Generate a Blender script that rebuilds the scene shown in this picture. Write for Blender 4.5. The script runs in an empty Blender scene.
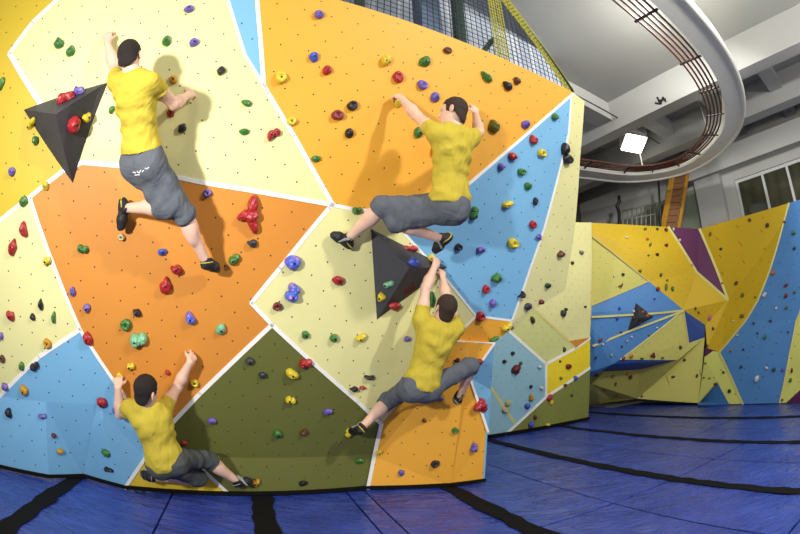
import bpy, bmesh, math, random
import numpy as np
from mathutils import Vector, Matrix
from mathutils.bvhtree import BVHTree
from mathutils.geometry import tessellate_polygon
random.seed(7)
S = bpy.context.scene
COL = S.collection
V3 = lambda *a: np.array(a, float)

# ------------------------------------------------------------------ camera
# a fish-eye lens (equisolid), 448 px focal length on an 800 px wide frame
FPX, PITCH, ROLL = 448.0, math.radians(12.2), math.radians(0.45)
CAM = V3(0, 0, 1.25)
cp, sp = math.cos(PITCH), math.sin(PITCH)
FWD, UPP, RGT = V3(0, cp, sp), V3(0, -sp, cp), V3(1, 0, 0)
cr, sr = math.cos(ROLL), math.sin(ROLL)
CRIGHT, CUP = cr * RGT + sr * UPP, -sr * RGT + cr * UPP
cd = bpy.data.cameras.new('camera')
cam = bpy.data.objects.new('camera', cd)
COL.objects.link(cam)
cd.type = 'PANO'
cd.sensor_fit = 'HORIZONTAL'
cd.sensor_width, cd.sensor_height = 36.0, 24.0
pc = cd if hasattr(cd, 'panorama_type') else cd.cycles
pc.panorama_type = 'FISHEYE_EQUISOLID'
pc.fisheye_lens = FPX / 800 * 36.0
pc.fisheye_fov = math.pi
cd.clip_start, cd.clip_end = 0.05, 100
m = Matrix.Identity(4)
for i in range(3):
    m[i][0], m[i][1], m[i][2], m[i][3] = CRIGHT[i], CUP[i], -FWD[i], CAM[i]
cam.matrix_world = m
S.camera = cam
vs = S.view_settings
vs.view_transform = 'Standard'; vs.look = 'None'; vs.gamma = 1; vs.exposure = 0
try: vs.use_curve_mapping = False
except Exception: pass

def ray(p):
    x, y = (p[0] - 400) / FPX, -(p[1] - 267) / FPX
    r = math.hypot(x, y)
    th = 2 * math.asin(min(r / 2, 1))
    k = math.sin(th) / max(r, 1e-9)
    return x * k * CRIGHT + y * k * CUP + math.cos(th) * FWD

# ------------------------------------------------------------------ main wall frame
AL = math.radians(27)
U = V3(math.cos(AL), math.sin(AL), 0)     # along the big wall
M = V3(-math.sin(AL), math.cos(AL), 0)    # into the big wall
ZU = V3(0, 0, 1)
K, D0, Z0 = .37, 3.9, .35                 # overhang slope, distance of its foot, height of the kickboard
HK = math.hypot(1, K)
NW = (-M - K * ZU) / HK                   # normal of the overhanging face, towards the room

def wall(p, off=0., dD=0.):
    d = ray(p); D = d @ M
    t = (D0 + dD - K * (1.25 - Z0) - off * HK) / (D + K * d[2])
    q = CAM + d * t
    if q[2] < Z0:
        q = CAM + d * ((D0 + dD - off) / D)
    return q
def at_dist(p, dist):
    d = ray(p)
    return CAM + d * (dist / math.hypot(d[0], d[1]))
def at_floor(p, z=0.):
    d = ray(p)
    return CAM + d * ((z - 1.25) / d[2])
def at_plane(p, n, c):
    d = ray(p)
    return CAM + d * ((c - CAM @ n) / (d @ n))
def UDZ(u, D, z):
    return u * U + D * M + z * ZU

# ------------------------------------------------------------------ materials
def lin(c):
    return tuple(((v / 255) / 12.92 if v / 255 <= .04045 else ((v / 255 + .055) / 1.055) ** 2.4) for v in c)
def new_mat(name):
    mt = bpy.data.materials.new(name); mt.use_nodes = True
    nt = mt.node_tree
    return mt, nt, nt.nodes['Principled BSDF']
def N(nt, t, **kw):
    n = nt.nodes.new(t)
    for k, v in kw.items():
        if k.startswith('i_'): n.inputs[int(k[2:])].default_value = v
        else: setattr(n, k, v)
    return n
def L(nt, a, b): nt.links.new(a, b)
def mathn(nt, op, a, b=None):
    n = N(nt, 'ShaderNodeMath', operation=op)
    for i, v in enumerate((a, b)):
        if v is None: continue
        if isinstance(v, (int, float)): n.inputs[i].default_value = v
        else: L(nt, v, n.inputs[i])
    return n.outputs[0]
def mat(name, rgb, rough=.6, var=.08, scale=6., bump=0., bscale=40., spec=.5, metal=0., sheen=0., coat=0.):
    mt, nt, b = new_mat(name)
    tc = N(nt, 'ShaderNodeTexCoord')
    nz = N(nt, 'ShaderNodeTexNoise'); nz.inputs['Scale'].default_value = scale; nz.inputs['Detail'].default_value = 5
    L(nt, tc.outputs['Object'], nz.inputs['Vector'])
    mx = N(nt, 'ShaderNodeMix', data_type='RGBA')
    c = lin(rgb)
    mx.inputs['A'].default_value = (*[v * (1 - var) for v in c], 1)
    mx.inputs['B'].default_value = (*[min(1, v * (1 + var)) for v in c], 1)
    L(nt, nz.outputs['Fac'], mx.inputs['Factor'])
    L(nt, mx.outputs['Result'], b.inputs['Base Color'])
    b.inputs['Roughness'].default_value = rough
    b.inputs['Specular IOR Level'].default_value = spec
    b.inputs['Metallic'].default_value = metal
    b.inputs['Coat Weight'].default_value = coat
    if sheen: b.inputs['Sheen Weight'].default_value = sheen
    if bump:
        n2 = N(nt, 'ShaderNodeTexNoise'); n2.inputs['Scale'].default_value = bscale; n2.inputs['Detail'].default_value = 4
        L(nt, tc.outputs['Object'], n2.inputs['Vector'])
        bp = N(nt, 'ShaderNodeBump'); bp.inputs['Strength'].default_value = bump; bp.inputs['Distance'].default_value = .01
        L(nt, n2.outputs['Fac'], bp.inputs['Height']); L(nt, bp.outputs['Normal'], b.inputs['Normal'])
    return mt

def panel_mat(name, rgb, dot=.0065, pu=.23, pv=.116):
    """painted plywood with sand grain, scuffs and the staggered grid of bolt sockets"""
    mt, nt, b = new_mat(name)
    uv = N(nt, 'ShaderNodeUVMap'); sx = N(nt, 'ShaderNodeSeparateXYZ'); L(nt, uv.outputs['UV'], sx.inputs[0])
    gy = mathn(nt, 'DIVIDE', sx.outputs['Y'], pv)
    row = mathn(nt, 'FLOOR', gy)
    odd = mathn(nt, 'MODULO', mathn(nt, 'ADD', row, 100.), 2.)
    gx = mathn(nt, 'ADD', mathn(nt, 'DIVIDE', sx.outputs['X'], pu), mathn(nt, 'MULTIPLY', odd, .5))
    fx = mathn(nt, 'MULTIPLY', mathn(nt, 'SUBTRACT', mathn(nt, 'FRACT', mathn(nt, 'ADD', gx, 100.)), .5), pu)
    fy = mathn(nt, 'MULTIPLY', mathn(nt, 'SUBTRACT', mathn(nt, 'FRACT', mathn(nt, 'ADD', gy, 100.)), .5), pv)
    d2 = mathn(nt, 'ADD', mathn(nt, 'MULTIPLY', fx, fx), mathn(nt, 'MULTIPLY', fy, fy))
    hole = mathn(nt, 'LESS_THAN', d2, dot * dot)
    nz = N(nt, 'ShaderNodeTexNoise'); nz.inputs['Scale'].default_value = 1.7; nz.inputs['Detail'].default_value = 6
    L(nt, uv.outputs['UV'], nz.inputs['Vector'])
    mx = N(nt, 'ShaderNodeMix', data_type='RGBA'); c = lin(rgb)
    mx.inputs['A'].default_value = (*[v * .93 for v in c], 1); mx.inputs['B'].default_value = (*[min(1, v * 1.06) for v in c], 1)
    L(nt, nz.outputs['Fac'], mx.inputs['Factor'])
    m2 = N(nt, 'ShaderNodeMix', data_type='RGBA'); L(nt, hole, m2.inputs['Factor'])
    L(nt, mx.outputs['Result'], m2.inputs['A']); m2.inputs['B'].default_value = (.02, .018, .015, 1)
    L(nt, m2.outputs['Result'], b.inputs['Base Color'])
    b.inputs['Roughness'].default_value = .55; b.inputs['Specular IOR Level'].default_value = .35
    n2 = N(nt, 'ShaderNodeTexNoise'); n2.inputs['Scale'].default_value = 90; n2.inputs['Detail'].default_value = 3
    L(nt, uv.outputs['UV'], n2.inputs['Vector'])
    bp = N(nt, 'ShaderNodeBump'); bp.inputs['Strength'].default_value = .12; bp.inputs['Distance'].default_value = .004
    L(nt, n2.outputs['Fac'], bp.inputs['Height']); L(nt, bp.outputs['Normal'], b.inputs['Normal'])
    return mt

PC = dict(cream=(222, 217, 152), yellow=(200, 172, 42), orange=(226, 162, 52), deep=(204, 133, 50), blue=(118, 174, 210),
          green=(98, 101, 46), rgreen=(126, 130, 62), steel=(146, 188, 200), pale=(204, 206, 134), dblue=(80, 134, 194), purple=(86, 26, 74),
          dyellow=(206, 172, 36), dcream=(204, 197, 106), navy=(48, 76, 142), lemon=(232, 206, 42), lime=(214, 214, 114), olive=(172, 164, 84))  # olive is cream darkened by the shade below the far ledge
PM = {k: panel_mat('painted_panel_' + k, v) for k, v in PC.items()}
WHITE = mat('white_paint', (238, 236, 228), .5, .03)
PALE = mat('pale_yellow_paint', (208, 200, 120), .5, .04)
HC = dict(red=(176, 28, 34), darkred=(112, 26, 28), green=(58, 122, 44), darkgreen=(34, 74, 34), yellow=(226, 202, 40), amber=(206, 150, 34),
          purple=(112, 92, 182), blue=(66, 92, 200), black=(30, 29, 32), mint=(128, 196, 148), orange=(216, 104, 34), white=(226, 222, 216),
          grey=(132, 122, 130), brown=(98, 56, 34), olive=(112, 112, 34), beige=(204, 190, 136), pink=(216, 110, 160), maroon=(140, 42, 48), charcoal=(58, 58, 64))
HM = {k: mat('resin_' + k, tuple(.9 * c + .02 * 255 * .4 for c in v), .42, .14, 22., .25, 60., .5) for k, v in HC.items()}
def marble(mt, rgb2, scale, lo, hi):
    """a second colour in the cast resin or chalk rubbed into it, in small patches"""
    nt = mt.node_tree; b = nt.nodes['Principled BSDF']; src = b.inputs['Base Color'].links[0].from_socket
    tc = N(nt, 'ShaderNodeTexCoord'); nz = N(nt, 'ShaderNodeTexNoise'); nz.inputs['Scale'].default_value = scale; nz.inputs['Detail'].default_value = 3; L(nt, tc.outputs['Object'], nz.inputs['Vector'])
    rp_ = N(nt, 'ShaderNodeMapRange'); rp_.inputs['From Min'].default_value = lo; rp_.inputs['From Max'].default_value = hi; L(nt, nz.outputs['Fac'], rp_.inputs['Value'])
    mx = N(nt, 'ShaderNodeMix', data_type='RGBA'); L(nt, rp_.outputs[0], mx.inputs['Factor']); L(nt, src, mx.inputs['A']); mx.inputs['B'].default_value = (*lin(rgb2), 1); L(nt, mx.outputs['Result'], b.inputs['Base Color'])
for k_, m_ in HM.items():
    if k_ in ('blue', 'purple', 'green', 'mint', 'yellow', 'red'): marble(m_, tuple(.55 * c + 100 for c in HC[k_]), 34., .56, .74)
HM['marbled'] = mat('resin_marbled', (70, 98, 196), .42, .14, 22., .25, 60., .5); marble(HM['marbled'], (206, 112, 168), 30., .55, .62)
BOLT = mat('steel_bolt', (70, 70, 74), .35, .1, metal=.9)
VOLUME = mat('black_sanded_volume', (56, 56, 62), .6, .16, 9., .25, 120.)

# ------------------------------------------------------------------ object helpers
def link(name, me, material=None, parent=None, smooth=False):
    o = bpy.data.objects.new(name, me); COL.objects.link(o)
    if material is not None: me.materials.append(material)
    if parent is not None: o.parent = parent
    if smooth: me.polygons.foreach_set('use_smooth', [True] * len(me.polygons))
    return o
def mesh(name, v, f):
    me = bpy.data.meshes.new(name)
    me.from_pydata([tuple(map(float, p)) for p in v], [], [tuple(int(i) for i in q) for q in f]); me.update()
    return me
def from_bm(name, bm):
    me = bpy.data.meshes.new(name); bmesh.ops.recalc_face_normals(bm, faces=bm.faces); bm.to_mesh(me); bm.free(); return me
def tag(o, label=None, cat=None, group=None, kind=None):
    for k, v in (('label', label), ('category', cat), ('group', group), ('kind', kind)):
        if v: o[k] = v
    return o
def empty(name, loc=(0, 0, 0)):
    o = bpy.data.objects.new(name, None); COL.objects.link(o); o.empty_display_size = .1
    o.location = tuple(map(float, loc)); bpy.context.view_layer.update(); return o
def under(o, parent):
    """parent without moving: meshes are written in world space, the empty stands at its thing's base"""
    o.parent = parent
    o.matrix_parent_inverse = Matrix.Translation(-Vector(parent.location))
    return o
def part(name, me, material, parent, label=None, smooth=False):
    o = link(name, me, material, None, smooth); under(o, parent)
    if label: o['label'] = label
    return o
def box_geo(c, ax, half):
    """vertices, faces of a box with axes ax (3 vectors) and half sizes"""
    c = np.array(c, float); v = []
    for sz in (-1, 1):
        for sy in (-1, 1):
            for sx in (-1, 1):
                v.append(c + sx * half[0] * ax[0] + sy * half[1] * ax[1] + sz * half[2] * ax[2])
    f = [(0, 2, 3, 1), (4, 5, 7, 6), (0, 1, 5, 4), (2, 6, 7, 3), (0, 4, 6, 2), (1, 3, 7, 5)]
    return v, f
class Geo:
    def __init__(s): s.v, s.f = [], []
    def add(s, v, f):
        b = len(s.v); s.v += list(v); s.f += [tuple(b + i for i in q) for q in f]; return s
    def box(s, c, ax, half): return s.add(*box_geo(c, ax, half))
    def bar(s, a, b, w, up=(0, 0, 1), h=None):
        a, b = np.array(a, float), np.array(b, float); d = b - a; l = np.linalg.norm(d); d = d / l
        x = np.cross(d, np.array(up, float)); x = x / np.linalg.norm(x); y = np.cross(x, d)
        return s.box((a + b) / 2, (x, y, d), (w / 2, (h or w) / 2, l / 2))
    def tube(s, pts, r, n=8, closed=False):
        pts = [np.array(p, float) for p in pts]; m_ = len(pts); v = []; f = []
        for i, p in enumerate(pts):
            d = pts[min(i + 1, m_ - 1)] - pts[max(i - 1, 0)]; d = d / np.linalg.norm(d)
            a = np.array((0, 0, 1.)) if abs(d[2]) < .9 else np.array((1., 0, 0))
            x = np.cross(d, a); x /= np.linalg.norm(x); y = np.cross(d, x)
            for k in range(n):
                t = 2 * math.pi * k / n; v.append(p + r * (math.cos(t) * x + math.sin(t) * y))
        for i in range(m_ - 1):
            for k in range(n):
                f.append((i * n + k, i * n + (k + 1) % n, (i + 1) * n + (k + 1) % n, (i + 1) * n + k))
        f.append(tuple(range(n))[::-1]); f.append(tuple((m_ - 1) * n + k for k in range(n)))
        return s.add(v, f)
    def mesh(s, name): 
        bm = bmesh.new(); me = mesh(name, s.v, s.f); bm.from_mesh(me); bpy.data.meshes.remove(me)
        return from_bm(name, bm)

# ------------------------------------------------------------------ walls
BV, BF, BP = [], [], []       # triangles of every climbable face, to set the holds on
def slab(name, poly3, material, parent, label, thick=.04, uvax=(U, None), back=None, tri=None):
    """a panel: front polygon (3-D points in order), given a thickness backwards"""
    P = [np.array(p, float) for p in poly3]
    tris = tri or [tuple(t) for t in tessellate_polygon([[Vector(p) for p in P]])]
    n = np.zeros(3)
    T = []
    for t in tris:
        a, b, c = (P[i] for i in t); k = np.cross(b - a, c - a)
        if k @ (CAM - a) < 0: t = (t[0], t[2], t[1]); k = -k
        T.append(t); n += k
    if np.linalg.norm(n) < 1e-9: return None
    n /= np.linalg.norm(n)
    back = -n if back is None else back
    nv = len(P); v = P + [p + back * thick for p in P]
    f = list(T) + [(a + nv, c + nv, b + nv) for a, b, c in T]
    # rim
    from collections import Counter
    E = {}
    for a, b, c in T:
        for e in ((a, b), (b, c), (c, a)): E[e] = 1
    for (a, b) in list(E):
        if (b, a) not in E: f.append((b, a, a + nv, b + nv))
    me = mesh(name, v, f)
    ax = uvax[0]; ay = np.cross(n, ax); ay /= np.linalg.norm(ay)
    if ay[2] < 0: ay = -ay
    uv = me.uv_layers.new(name='UVMap')
    for lp in me.loops:
        p = v[lp.vertex_index]; uv.data[lp.index].uv = (float(p @ ax), float(p @ ay))
    o = part(name, me, material, parent, label)
    b = len(BV); BV.extend(Vector(p) for p in P)
    for t in T: BF.append(tuple(b + i for i in t)); BP.append(label)
    return o
def clip(poly, z, keep_above):
    out = []
    for i in range(len(poly)):
        a, b = poly[i], poly[(i + 1) % len(poly)]
        ia, ib = (a[1] >= z) == keep_above, (b[1] >= z) == keep_above
        if ia: out.append(a)
        if ia != ib:
            t = (z - a[1]) / (b[1] - a[1]); out.append((a[0] + t * (b[0] - a[0]), z))
    return out
def uz(p):
    q = wall(p); return (float(q @ U), max(0.0, float(q[2])))
def from_uz(a, dD=0.):
    u, z = a; D = D0 + dD - (K * (z - Z0) if z > Z0 else 0); return UDZ(u, D, z)
big = empty('climbing_wall', UDZ(.6, 3.9, 0))
tag(big, 'big overhanging wall with four climbers on cream, orange, blue and green panels', 'climbing wall', kind='thing')
def panel(label, col, pix, parent=big):
    poly = [uz(p) if not isinstance(p, dict) else p['uz'] for p in pix]
    lo = min(a[1] for a in poly); hi = max(a[1] for a in poly)
    pcs = [poly] if lo >= Z0 - .01 or hi <= Z0 + .01 else [clip(poly, Z0, True), clip(poly, Z0, False)]
    pts, tr = [], []
    for pc_ in pcs:
        b = len(pts); P3 = [from_uz(a) for a in pc_]
        t2 = tessellate_polygon([[Vector((a[0], a[1], 0)) for a in pc_]])
        pts += P3; tr += [tuple(b + i for i in t) for t in t2]
    return slab('wall_panel', pts, PM[col], parent, label, tri=tr, back=M)
def seam_pts(pts, w=.02, parent=big, material=None, label=None, nrm=NW, lift=.004):
    """a narrow painted strip along a polyline of 3-D points"""
    g = Geo()
    for a, b in zip(pts[:-1], pts[1:]):
        d = b - a; l = np.linalg.norm(d)
        if l < 1e-4: continue
        d /= l; n = nrm - (nrm @ d) * d; n /= np.linalg.norm(n); x = np.cross(d, n)
        g.box((a + b) / 2 + n * lift * .25, (x, n, d), (w, lift * .75, l / 2 + w * .35))
    return part('edge_strip', g.mesh('edge_strip'), material or WHITE, parent, label)
def seam(pix, w=.02, **kw):
    w *= .82
    pts = []
    for a, b in zip(pix[:-1], pix[1:]):
        a_, b_ = uz(a), uz(b)
        pts.append(from_uz(a_))
        if (a_[1] - Z0) * (b_[1] - Z0) < 0:
            t = (Z0 - a_[1]) / (b_[1] - a_[1]); pts.append(from_uz((a_[0] + t * (b_[0] - a_[0]), Z0)))
    pts.append(from_uz(uz(pix[-1])))
    return seam_pts(pts, w, **kw)

TOPZ = 4.03
def top(u): return dict(uz=(u, TOPZ))
ULEFT = -4.2
def lf(z): return dict(uz=(ULEFT, z))
W0 = (uz((367, 486))[0], 0.); J = (388, 213); apex = (333, 205); J2 = (151, 446)
panel('tall yellow panel at the wall end', 'yellow', [top(-2.7), top(ULEFT) if False else lf(TOPZ), lf(2.25), (0, 220.6), (30, 197), (63, 171), (73, 150), (39, 101.6), (9.5, 53.5), (32.6, 22.6), (57, 0)])
panel('upper cream panel', 'cream', [(57, 0), top(-2.7), top(-.42), (228, 0), (245, 55), (264, 86), (268, 93), (294, 136), apex, (200, 182), (123, 166), (82, 162.5), (63, 171), (73, 150), (39, 101.6), (9.5, 53.5), (32.6, 22.6)])
panel('blue sliver panel', 'blue', [(228, 0), top(-.42), top(-.08), (257, 0), (260.3, 38), (264, 86), (245, 55)])
panel('yellow-orange top panel', 'orange', [(257, 0), top(-.08), top(.65), top(1.28), top(2.45), top(3.385), (520, 140), (464, 188), (433, 212), J, (352, 209), apex, (294, 136), (268, 93), (264, 86), (260.3, 38)])
panel('tall blue panel', 'blue', [top(3.385), (571, 99), (568.6, 134), (560.6, 166.6), (544, 229), (530.5, 268), (512, 320.7), (476, 316), (446, 279), (402, 231), J, (433, 212), (464, 188), (520, 140)])
panel('central cream panel', 'cream', [apex, (352, 209), J, (402, 231), (446, 279), (476, 316), (457, 335), (381, 424), (358, 402), (272, 324.7), (251.4, 303), (280, 268), (329, 208)])
panel('deep orange panel', 'deep', [(63, 171), (82, 162.5), (123, 166), (200, 182), apex, (329, 208), (280, 268), (251.4, 303), (272, 324.7), (200, 393.5), J2, (123, 393.5), (80.3, 329.5), (55, 268), (30, 197)])
panel('outer cream panel', 'cream', [(0, 220.6), lf(2.25), lf(.62), (0, 396), (39, 357), (80.3, 329.5), (55, 268), (30, 197)])
panel('olive green panel', 'green', [(272, 324.7), (358, 402), (381, 424), (373.5, 456), dict(uz=W0), dict(uz=(.33, 0)), (200, 467), J2, (200, 393.5)])
panel('yellow foot panel', 'yellow', [J2, (200, 467), dict(uz=(.33, 0)), dict(uz=(-.62, 0)), (145.5, 457.7)])
# folded blue foot panel
bl = {k: wall(p, 0, d) for k, (p, d) in dict(a=((0, 396), 0), b=((39, 357), 0), c=((80.3, 329.5), 0), d=((123, 393.5), 0), e=(J2, 0), f=((145.5, 457.7), 0), k=((46, 402), .0), h=((97, 404), .02)).items()}
bl['g'] = UDZ(-.62, 3.9, 0); bl['i'] = UDZ(-1.06, 4.1, 0); bl['j'] = UDZ(-1.37, 3.88, 0); bl['l'] = UDZ(-1.9, 3.86, 0); bl['o'] = from_uz((ULEFT, .62)); bl['p'] = UDZ(ULEFT, 3.86, 0)
bt = [('a', 'b', 'k'), ('b', 'c', 'h'), ('b', 'h', 'k'), ('c', 'd', 'h'), ('d', 'e', 'f'), ('d', 'f', 'h'), ('f', 'g', 'h'), ('h', 'g', 'i'), ('h', 'i', 'k'), ('k', 'i', 'j'), ('k', 'j', 'l'), ('a', 'k', 'l'), ('o', 'a', 'l'), ('o', 'l', 'p')]
ks = list(bl)
slab('wall_panel', [bl[k] for k in ks], PM['blue'], big, 'folded blue foot panel', tri=[tuple(ks.index(c) for c in t) for t in bt], back=M)
# orange corner: recessed upper piece and the proud block below it
panel('orange corner panel', 'orange', [(476, 316), (512, 320.7), (509, 331), (493, 343), (445, 347.5), (457, 335)])
q1, q2, q3 = wall((454, 341), .05), wall((494, 343), .05), wall((381, 424), .004)
cm, cf = wall((468, 342), .06), UDZ(2.42, 3.62, 0)      # the upright crease
eg, ef = at_plane((487.5, 432), U, 2.80), UDZ(2.79, 3.555, 0)
obv = [wall((457, 335.5), .004), q1, cm, q2, wall((470, 378), .1), eg, ef, cf, from_uz(W0) - M * .012, from_uz(uz((373.5, 456))) - M * .008, q3]
slab('wall_panel', obv, PM['orange'], big, 'orange block panel', tri=[(0, 1, 10), (1, 2, 10), (2, 9, 10), (2, 7, 9), (7, 8, 9), (2, 3, 4), (2, 4, 7), (4, 5, 7), (5, 6, 7)], back=M, thick=.05)
slab('wall_panel', [q1, q2, q2 + M * .12, q1 + M * .12, wall((457, 335.5), -.02)], PM['orange'], big, 'top ledge of the orange block', thick=.01)
# blue flank of the block and the side returns that run back to the recessed wall
fb = [q2, wall((470, 378), .1), eg, at_plane((489.6, 432), U, 2.86), at_plane((491, 390), U, 2.93)]
slab('wall_panel', fb, PM['blue'], big, 'blue flank panel', thick=.03, back=M)
for a, b in zip([ef, eg, fb[3], fb[4]], [eg, fb[3], fb[4], q2]):
    slab('wall_panel', [a, b, b + M * 1.75, a + M * 1.75], PM['blue'], big, 'blue return panel', thick=.02, back=-U)
fl = [wall((512, 320.7)), wall((530.5, 268)), wall((544, 229)), wall((560.6, 166.6)), wall((568.6, 134)), wall((571, 99)), from_uz((3.385, TOPZ))]
fr = [wall((584, 99), 0, .08), wall((580, 160), 0, .09), wall((575, 228), 0, .10), wall((565, 290), 0, .09), wall((535, 308), 0, .05), wall((514, 330), 0, .03)]
fr[0][2] = min(fr[0][2], TOPZ + .02)
slab('wall_panel', fl + fr, PM['cream'], big, 'cream edge panel', thick=.03, back=M,
     tri=[(0, 12, 11), (0, 11, 1), (1, 11, 10), (1, 10, 2), (2, 10, 9), (2, 9, 3), (3, 9, 8), (3, 8, 4), (4, 8, 5), (5, 8, 7), (5, 7, 6)])
for i, (a, b) in enumerate(zip(fr[:-1], fr[1:])):
    k_ = 1.1 if i < 2 else 1.2 if i == 2 else 1.7
    slab('wall_panel', [a, b, b + M * k_, a + M * k_], PM['cream'], big, 'cream return panel', thick=.02, back=-U)
# painted white joints
for pts, w in [([(57, 0), (32.6, 22.6), (9.5, 53.5), (39, 101.6), (73, 150)], .026), ([(0, 220.6), (30, 197), (63, 171), (82, 162.5), (123, 166), (200, 182), apex], .021),
               ([(228, 0), (245, 55), (264, 86), (268, 93)], .015), ([(257, 0), (260.3, 38), (264, 86), (268, 93), (294, 136), apex], .021), ([apex, (352, 209), J, (433, 212), (464, 188), (520, 140), (572.6, 94)], .018),
               ([apex, (329, 208), (280, 268), (251.4, 303), (272, 324.7), (358, 402), (381, 424)], .02), ([(30, 197), (55, 268), (80.3, 329.5), (123, 393.5), J2], .018), ([(0, 396), (39, 357), (80.3, 329.5)], .02),
               ([(272, 324.7), (200, 393.5), J2], .022), ([(571, 99), (568.6, 134), (560.6, 166.6), (544, 229), (530.5, 268), (512, 320.7)], .016), ([J, (402, 231), (446, 279), (476, 316), (512, 320.7), (509, 331)], .013),
               ([(476, 316), (457, 335), (381, 424)], .014)]:
    seam(pts, w)
seam_pts([from_uz(uz((381, 424))) - M * .006, from_uz(uz((373.5, 456))) - M * .016, from_uz(W0) - M * .018], .02)
seam_pts([from_uz(uz(J2)), from_uz(uz((200, 467))), from_uz((.33, 0.01))], .016)
seam_pts([bl['e'] + NW * .005, bl['f'] - M * .01, bl['g'] - M * .01], .016)
seam_pts([q2 - M * .01, wall((470, 378), .112), eg - M * .01], .013)
seam_pts([q1 + NW * .004, q2 + NW * .004], .006)

# ------------------------------------------------------------------ recessed wall behind its end
rec = empty('climbing_wall', UDZ(5.8, 5.7, 0))
tag(rec, 'recessed wall with steel blue, yellow and green panels behind the big overhanging wall', 'climbing wall', kind='thing')
NR = -M - .066 * ZU; NR /= np.linalg.norm(NR)
CR = UDZ(5.8, 5.68, 0) @ NR
def rp(p):
    q = at_plane(p, NR, CR)
    if q[2] < 0: q[2] = 0
    return q
def rpanel(label, col, pix): return slab('wall_panel', [rp(p) for p in pix], PM[col], rec, label, back=M)
rpanel('cream recess panel', 'cream', [(548, 222.5), (592, 222.5), (591.3, 300), (590, 338), (576, 348), (534, 309), (505, 292), (505, 222.5)])
rpanel('pale green recess panel', 'pale', [(534, 309), (576, 348), (546, 364), (509, 331), (480, 310), (480, 292), (505, 292)])
rpanel('steel blue recess panel', 'steel', [(509, 331), (546, 364), (546, 397), (505, 435), (487, 437.5), (470, 438), (470, 310), (480, 310)])
rpanel('yellow recess panel', 'lemon', [(590, 338), (590, 368), (546, 397), (546, 364), (576, 348)])
rpanel('green recess panel', 'rgreen', [(590, 368), (588.2, 420.5), (505, 435.5), (546, 397)])
slab('wall_panel', [rp((569, 341)) + NR * .006, rp((590, 337.5)) + NR * .006, rp((576, 347.5)) + NR * .006], PM['deep'], rec, 'small orange wedge panel', thick=.005)
for p in ([(534, 309), (576, 348)], [(509, 331), (546, 364), (546, 397)], [(590, 338), (576, 348), (546, 364)], [(590, 368), (546, 397), (505, 435)], [(490, 386), (515, 424)]):
    seam_pts([rp(q) for q in p], .026, rec, nrm=NR, material=WHITE if p[0][0] > 540 or p[0][0] == 509 else PALE)
rr = [rp((592, 222.5)), rp((590, 338)), rp((588.2, 420.5))]
slab('wall_panel', rr + [rr[2] + M * .35, rr[0] + M * .35], PM['lemon'], rec, 'end return of the recessed wall', thick=.02, back=-U)

# ------------------------------------------------------------------ far walls across the hall
far = empty('climbing_wall', at_dist((650, 405), 11.2) * V3(1, 1, 0))
tag(far, 'far faceted wall with blue cave, cream ledge and purple wedge across the hall', 'climbing wall', kind='thing')
fright = empty('climbing_wall', at_dist((750, 405), 9.6) * V3(1, 1, 0))
tag(fright, 'far wall with tall blue band and cream feet below the dark window', 'climbing wall', kind='thing')
FD = {(572, 222): 9.15, (581.5, 228): 9.2, (668.5, 227): 10.5, (699.5, 229): 10.8, (696.5, 272): 10.6, (648.5, 281): 9.9, (683.5, 310): 10.2, (575, 312): 9.5, (620.5, 359.5): 9.9, (575, 377): 10.1,
      (591, 377): 10.2, (597, 370): 10.0, (613, 364): 9.9, (677.5, 360): 10.4, (688.5, 343): 10.4, (640, 369.5): 10.65, (637, 398.5): 11.0, (611, 399.5): 11.2, (592, 384): 10.6, (575, 384): 10.6, (704.5, 337.5): 10.5, (705.3, 325): 10.5,
      (728, 300): 10.5, (707, 348): 10.45, (605, 371.5): 10.5}
def fp(p):
    p = tuple(p)
    if p in FD: return at_dist(p, FD[p])
    if p[0] < 700 and p[1] > 400: return at_floor(p, .03)
    x, y = p
    b = 10.3 - (x - 698) / 102 * 1.25; t_ = 10.8 - (x - 700) / 100 * 1.25
    yt = 230 - (x - 690) / 110 * 30; k = (404.5 - y) / (404.5 - yt)
    q = at_dist(p, b + (t_ - b) * k)
    if y > 403: q[2] = .0
    q[2] = max(q[2], 0.)
    return q
def fpanel(label, col, pix, parent): return slab('wall_panel', [fp(p) for p in pix], PM[col], parent, label, thick=.05)
def tri_panel(label, col, pix, tri, parent): return slab('wall_panel', [fp(p) for p in pix], PM[col], parent, label, thick=.05, tri=tri)
fpanel('yellow top panel of the far wall', 'dyellow', [(581.5, 228), (572, 222), (668.5, 227), (696.5, 272), (683.5, 310), (648.5, 281)], far)
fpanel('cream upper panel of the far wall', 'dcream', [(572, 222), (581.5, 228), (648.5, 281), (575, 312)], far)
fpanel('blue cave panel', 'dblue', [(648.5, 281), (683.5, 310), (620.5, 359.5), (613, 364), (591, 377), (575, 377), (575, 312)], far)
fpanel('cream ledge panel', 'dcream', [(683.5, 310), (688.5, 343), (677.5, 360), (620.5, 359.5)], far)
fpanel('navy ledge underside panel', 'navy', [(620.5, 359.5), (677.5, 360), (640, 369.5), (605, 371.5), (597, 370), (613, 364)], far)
fpanel('shade-painted olive panel', 'olive', [(591, 377), (597, 370), (605, 371.5), (640, 369.5), (677.5, 360), (637, 398.5), (611, 399.5), (592, 384)], far)  # shade under the ledge is put into this panel's colour
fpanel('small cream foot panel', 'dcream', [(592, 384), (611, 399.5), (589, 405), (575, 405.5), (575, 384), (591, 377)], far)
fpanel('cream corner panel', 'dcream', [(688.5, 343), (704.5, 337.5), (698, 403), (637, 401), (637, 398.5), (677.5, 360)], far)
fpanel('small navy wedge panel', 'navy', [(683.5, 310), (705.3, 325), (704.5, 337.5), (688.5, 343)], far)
fpanel('purple wedge panel', 'purple', [(668.5, 227), (699.5, 229), (728, 300), (696.5, 272)], far)
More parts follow.
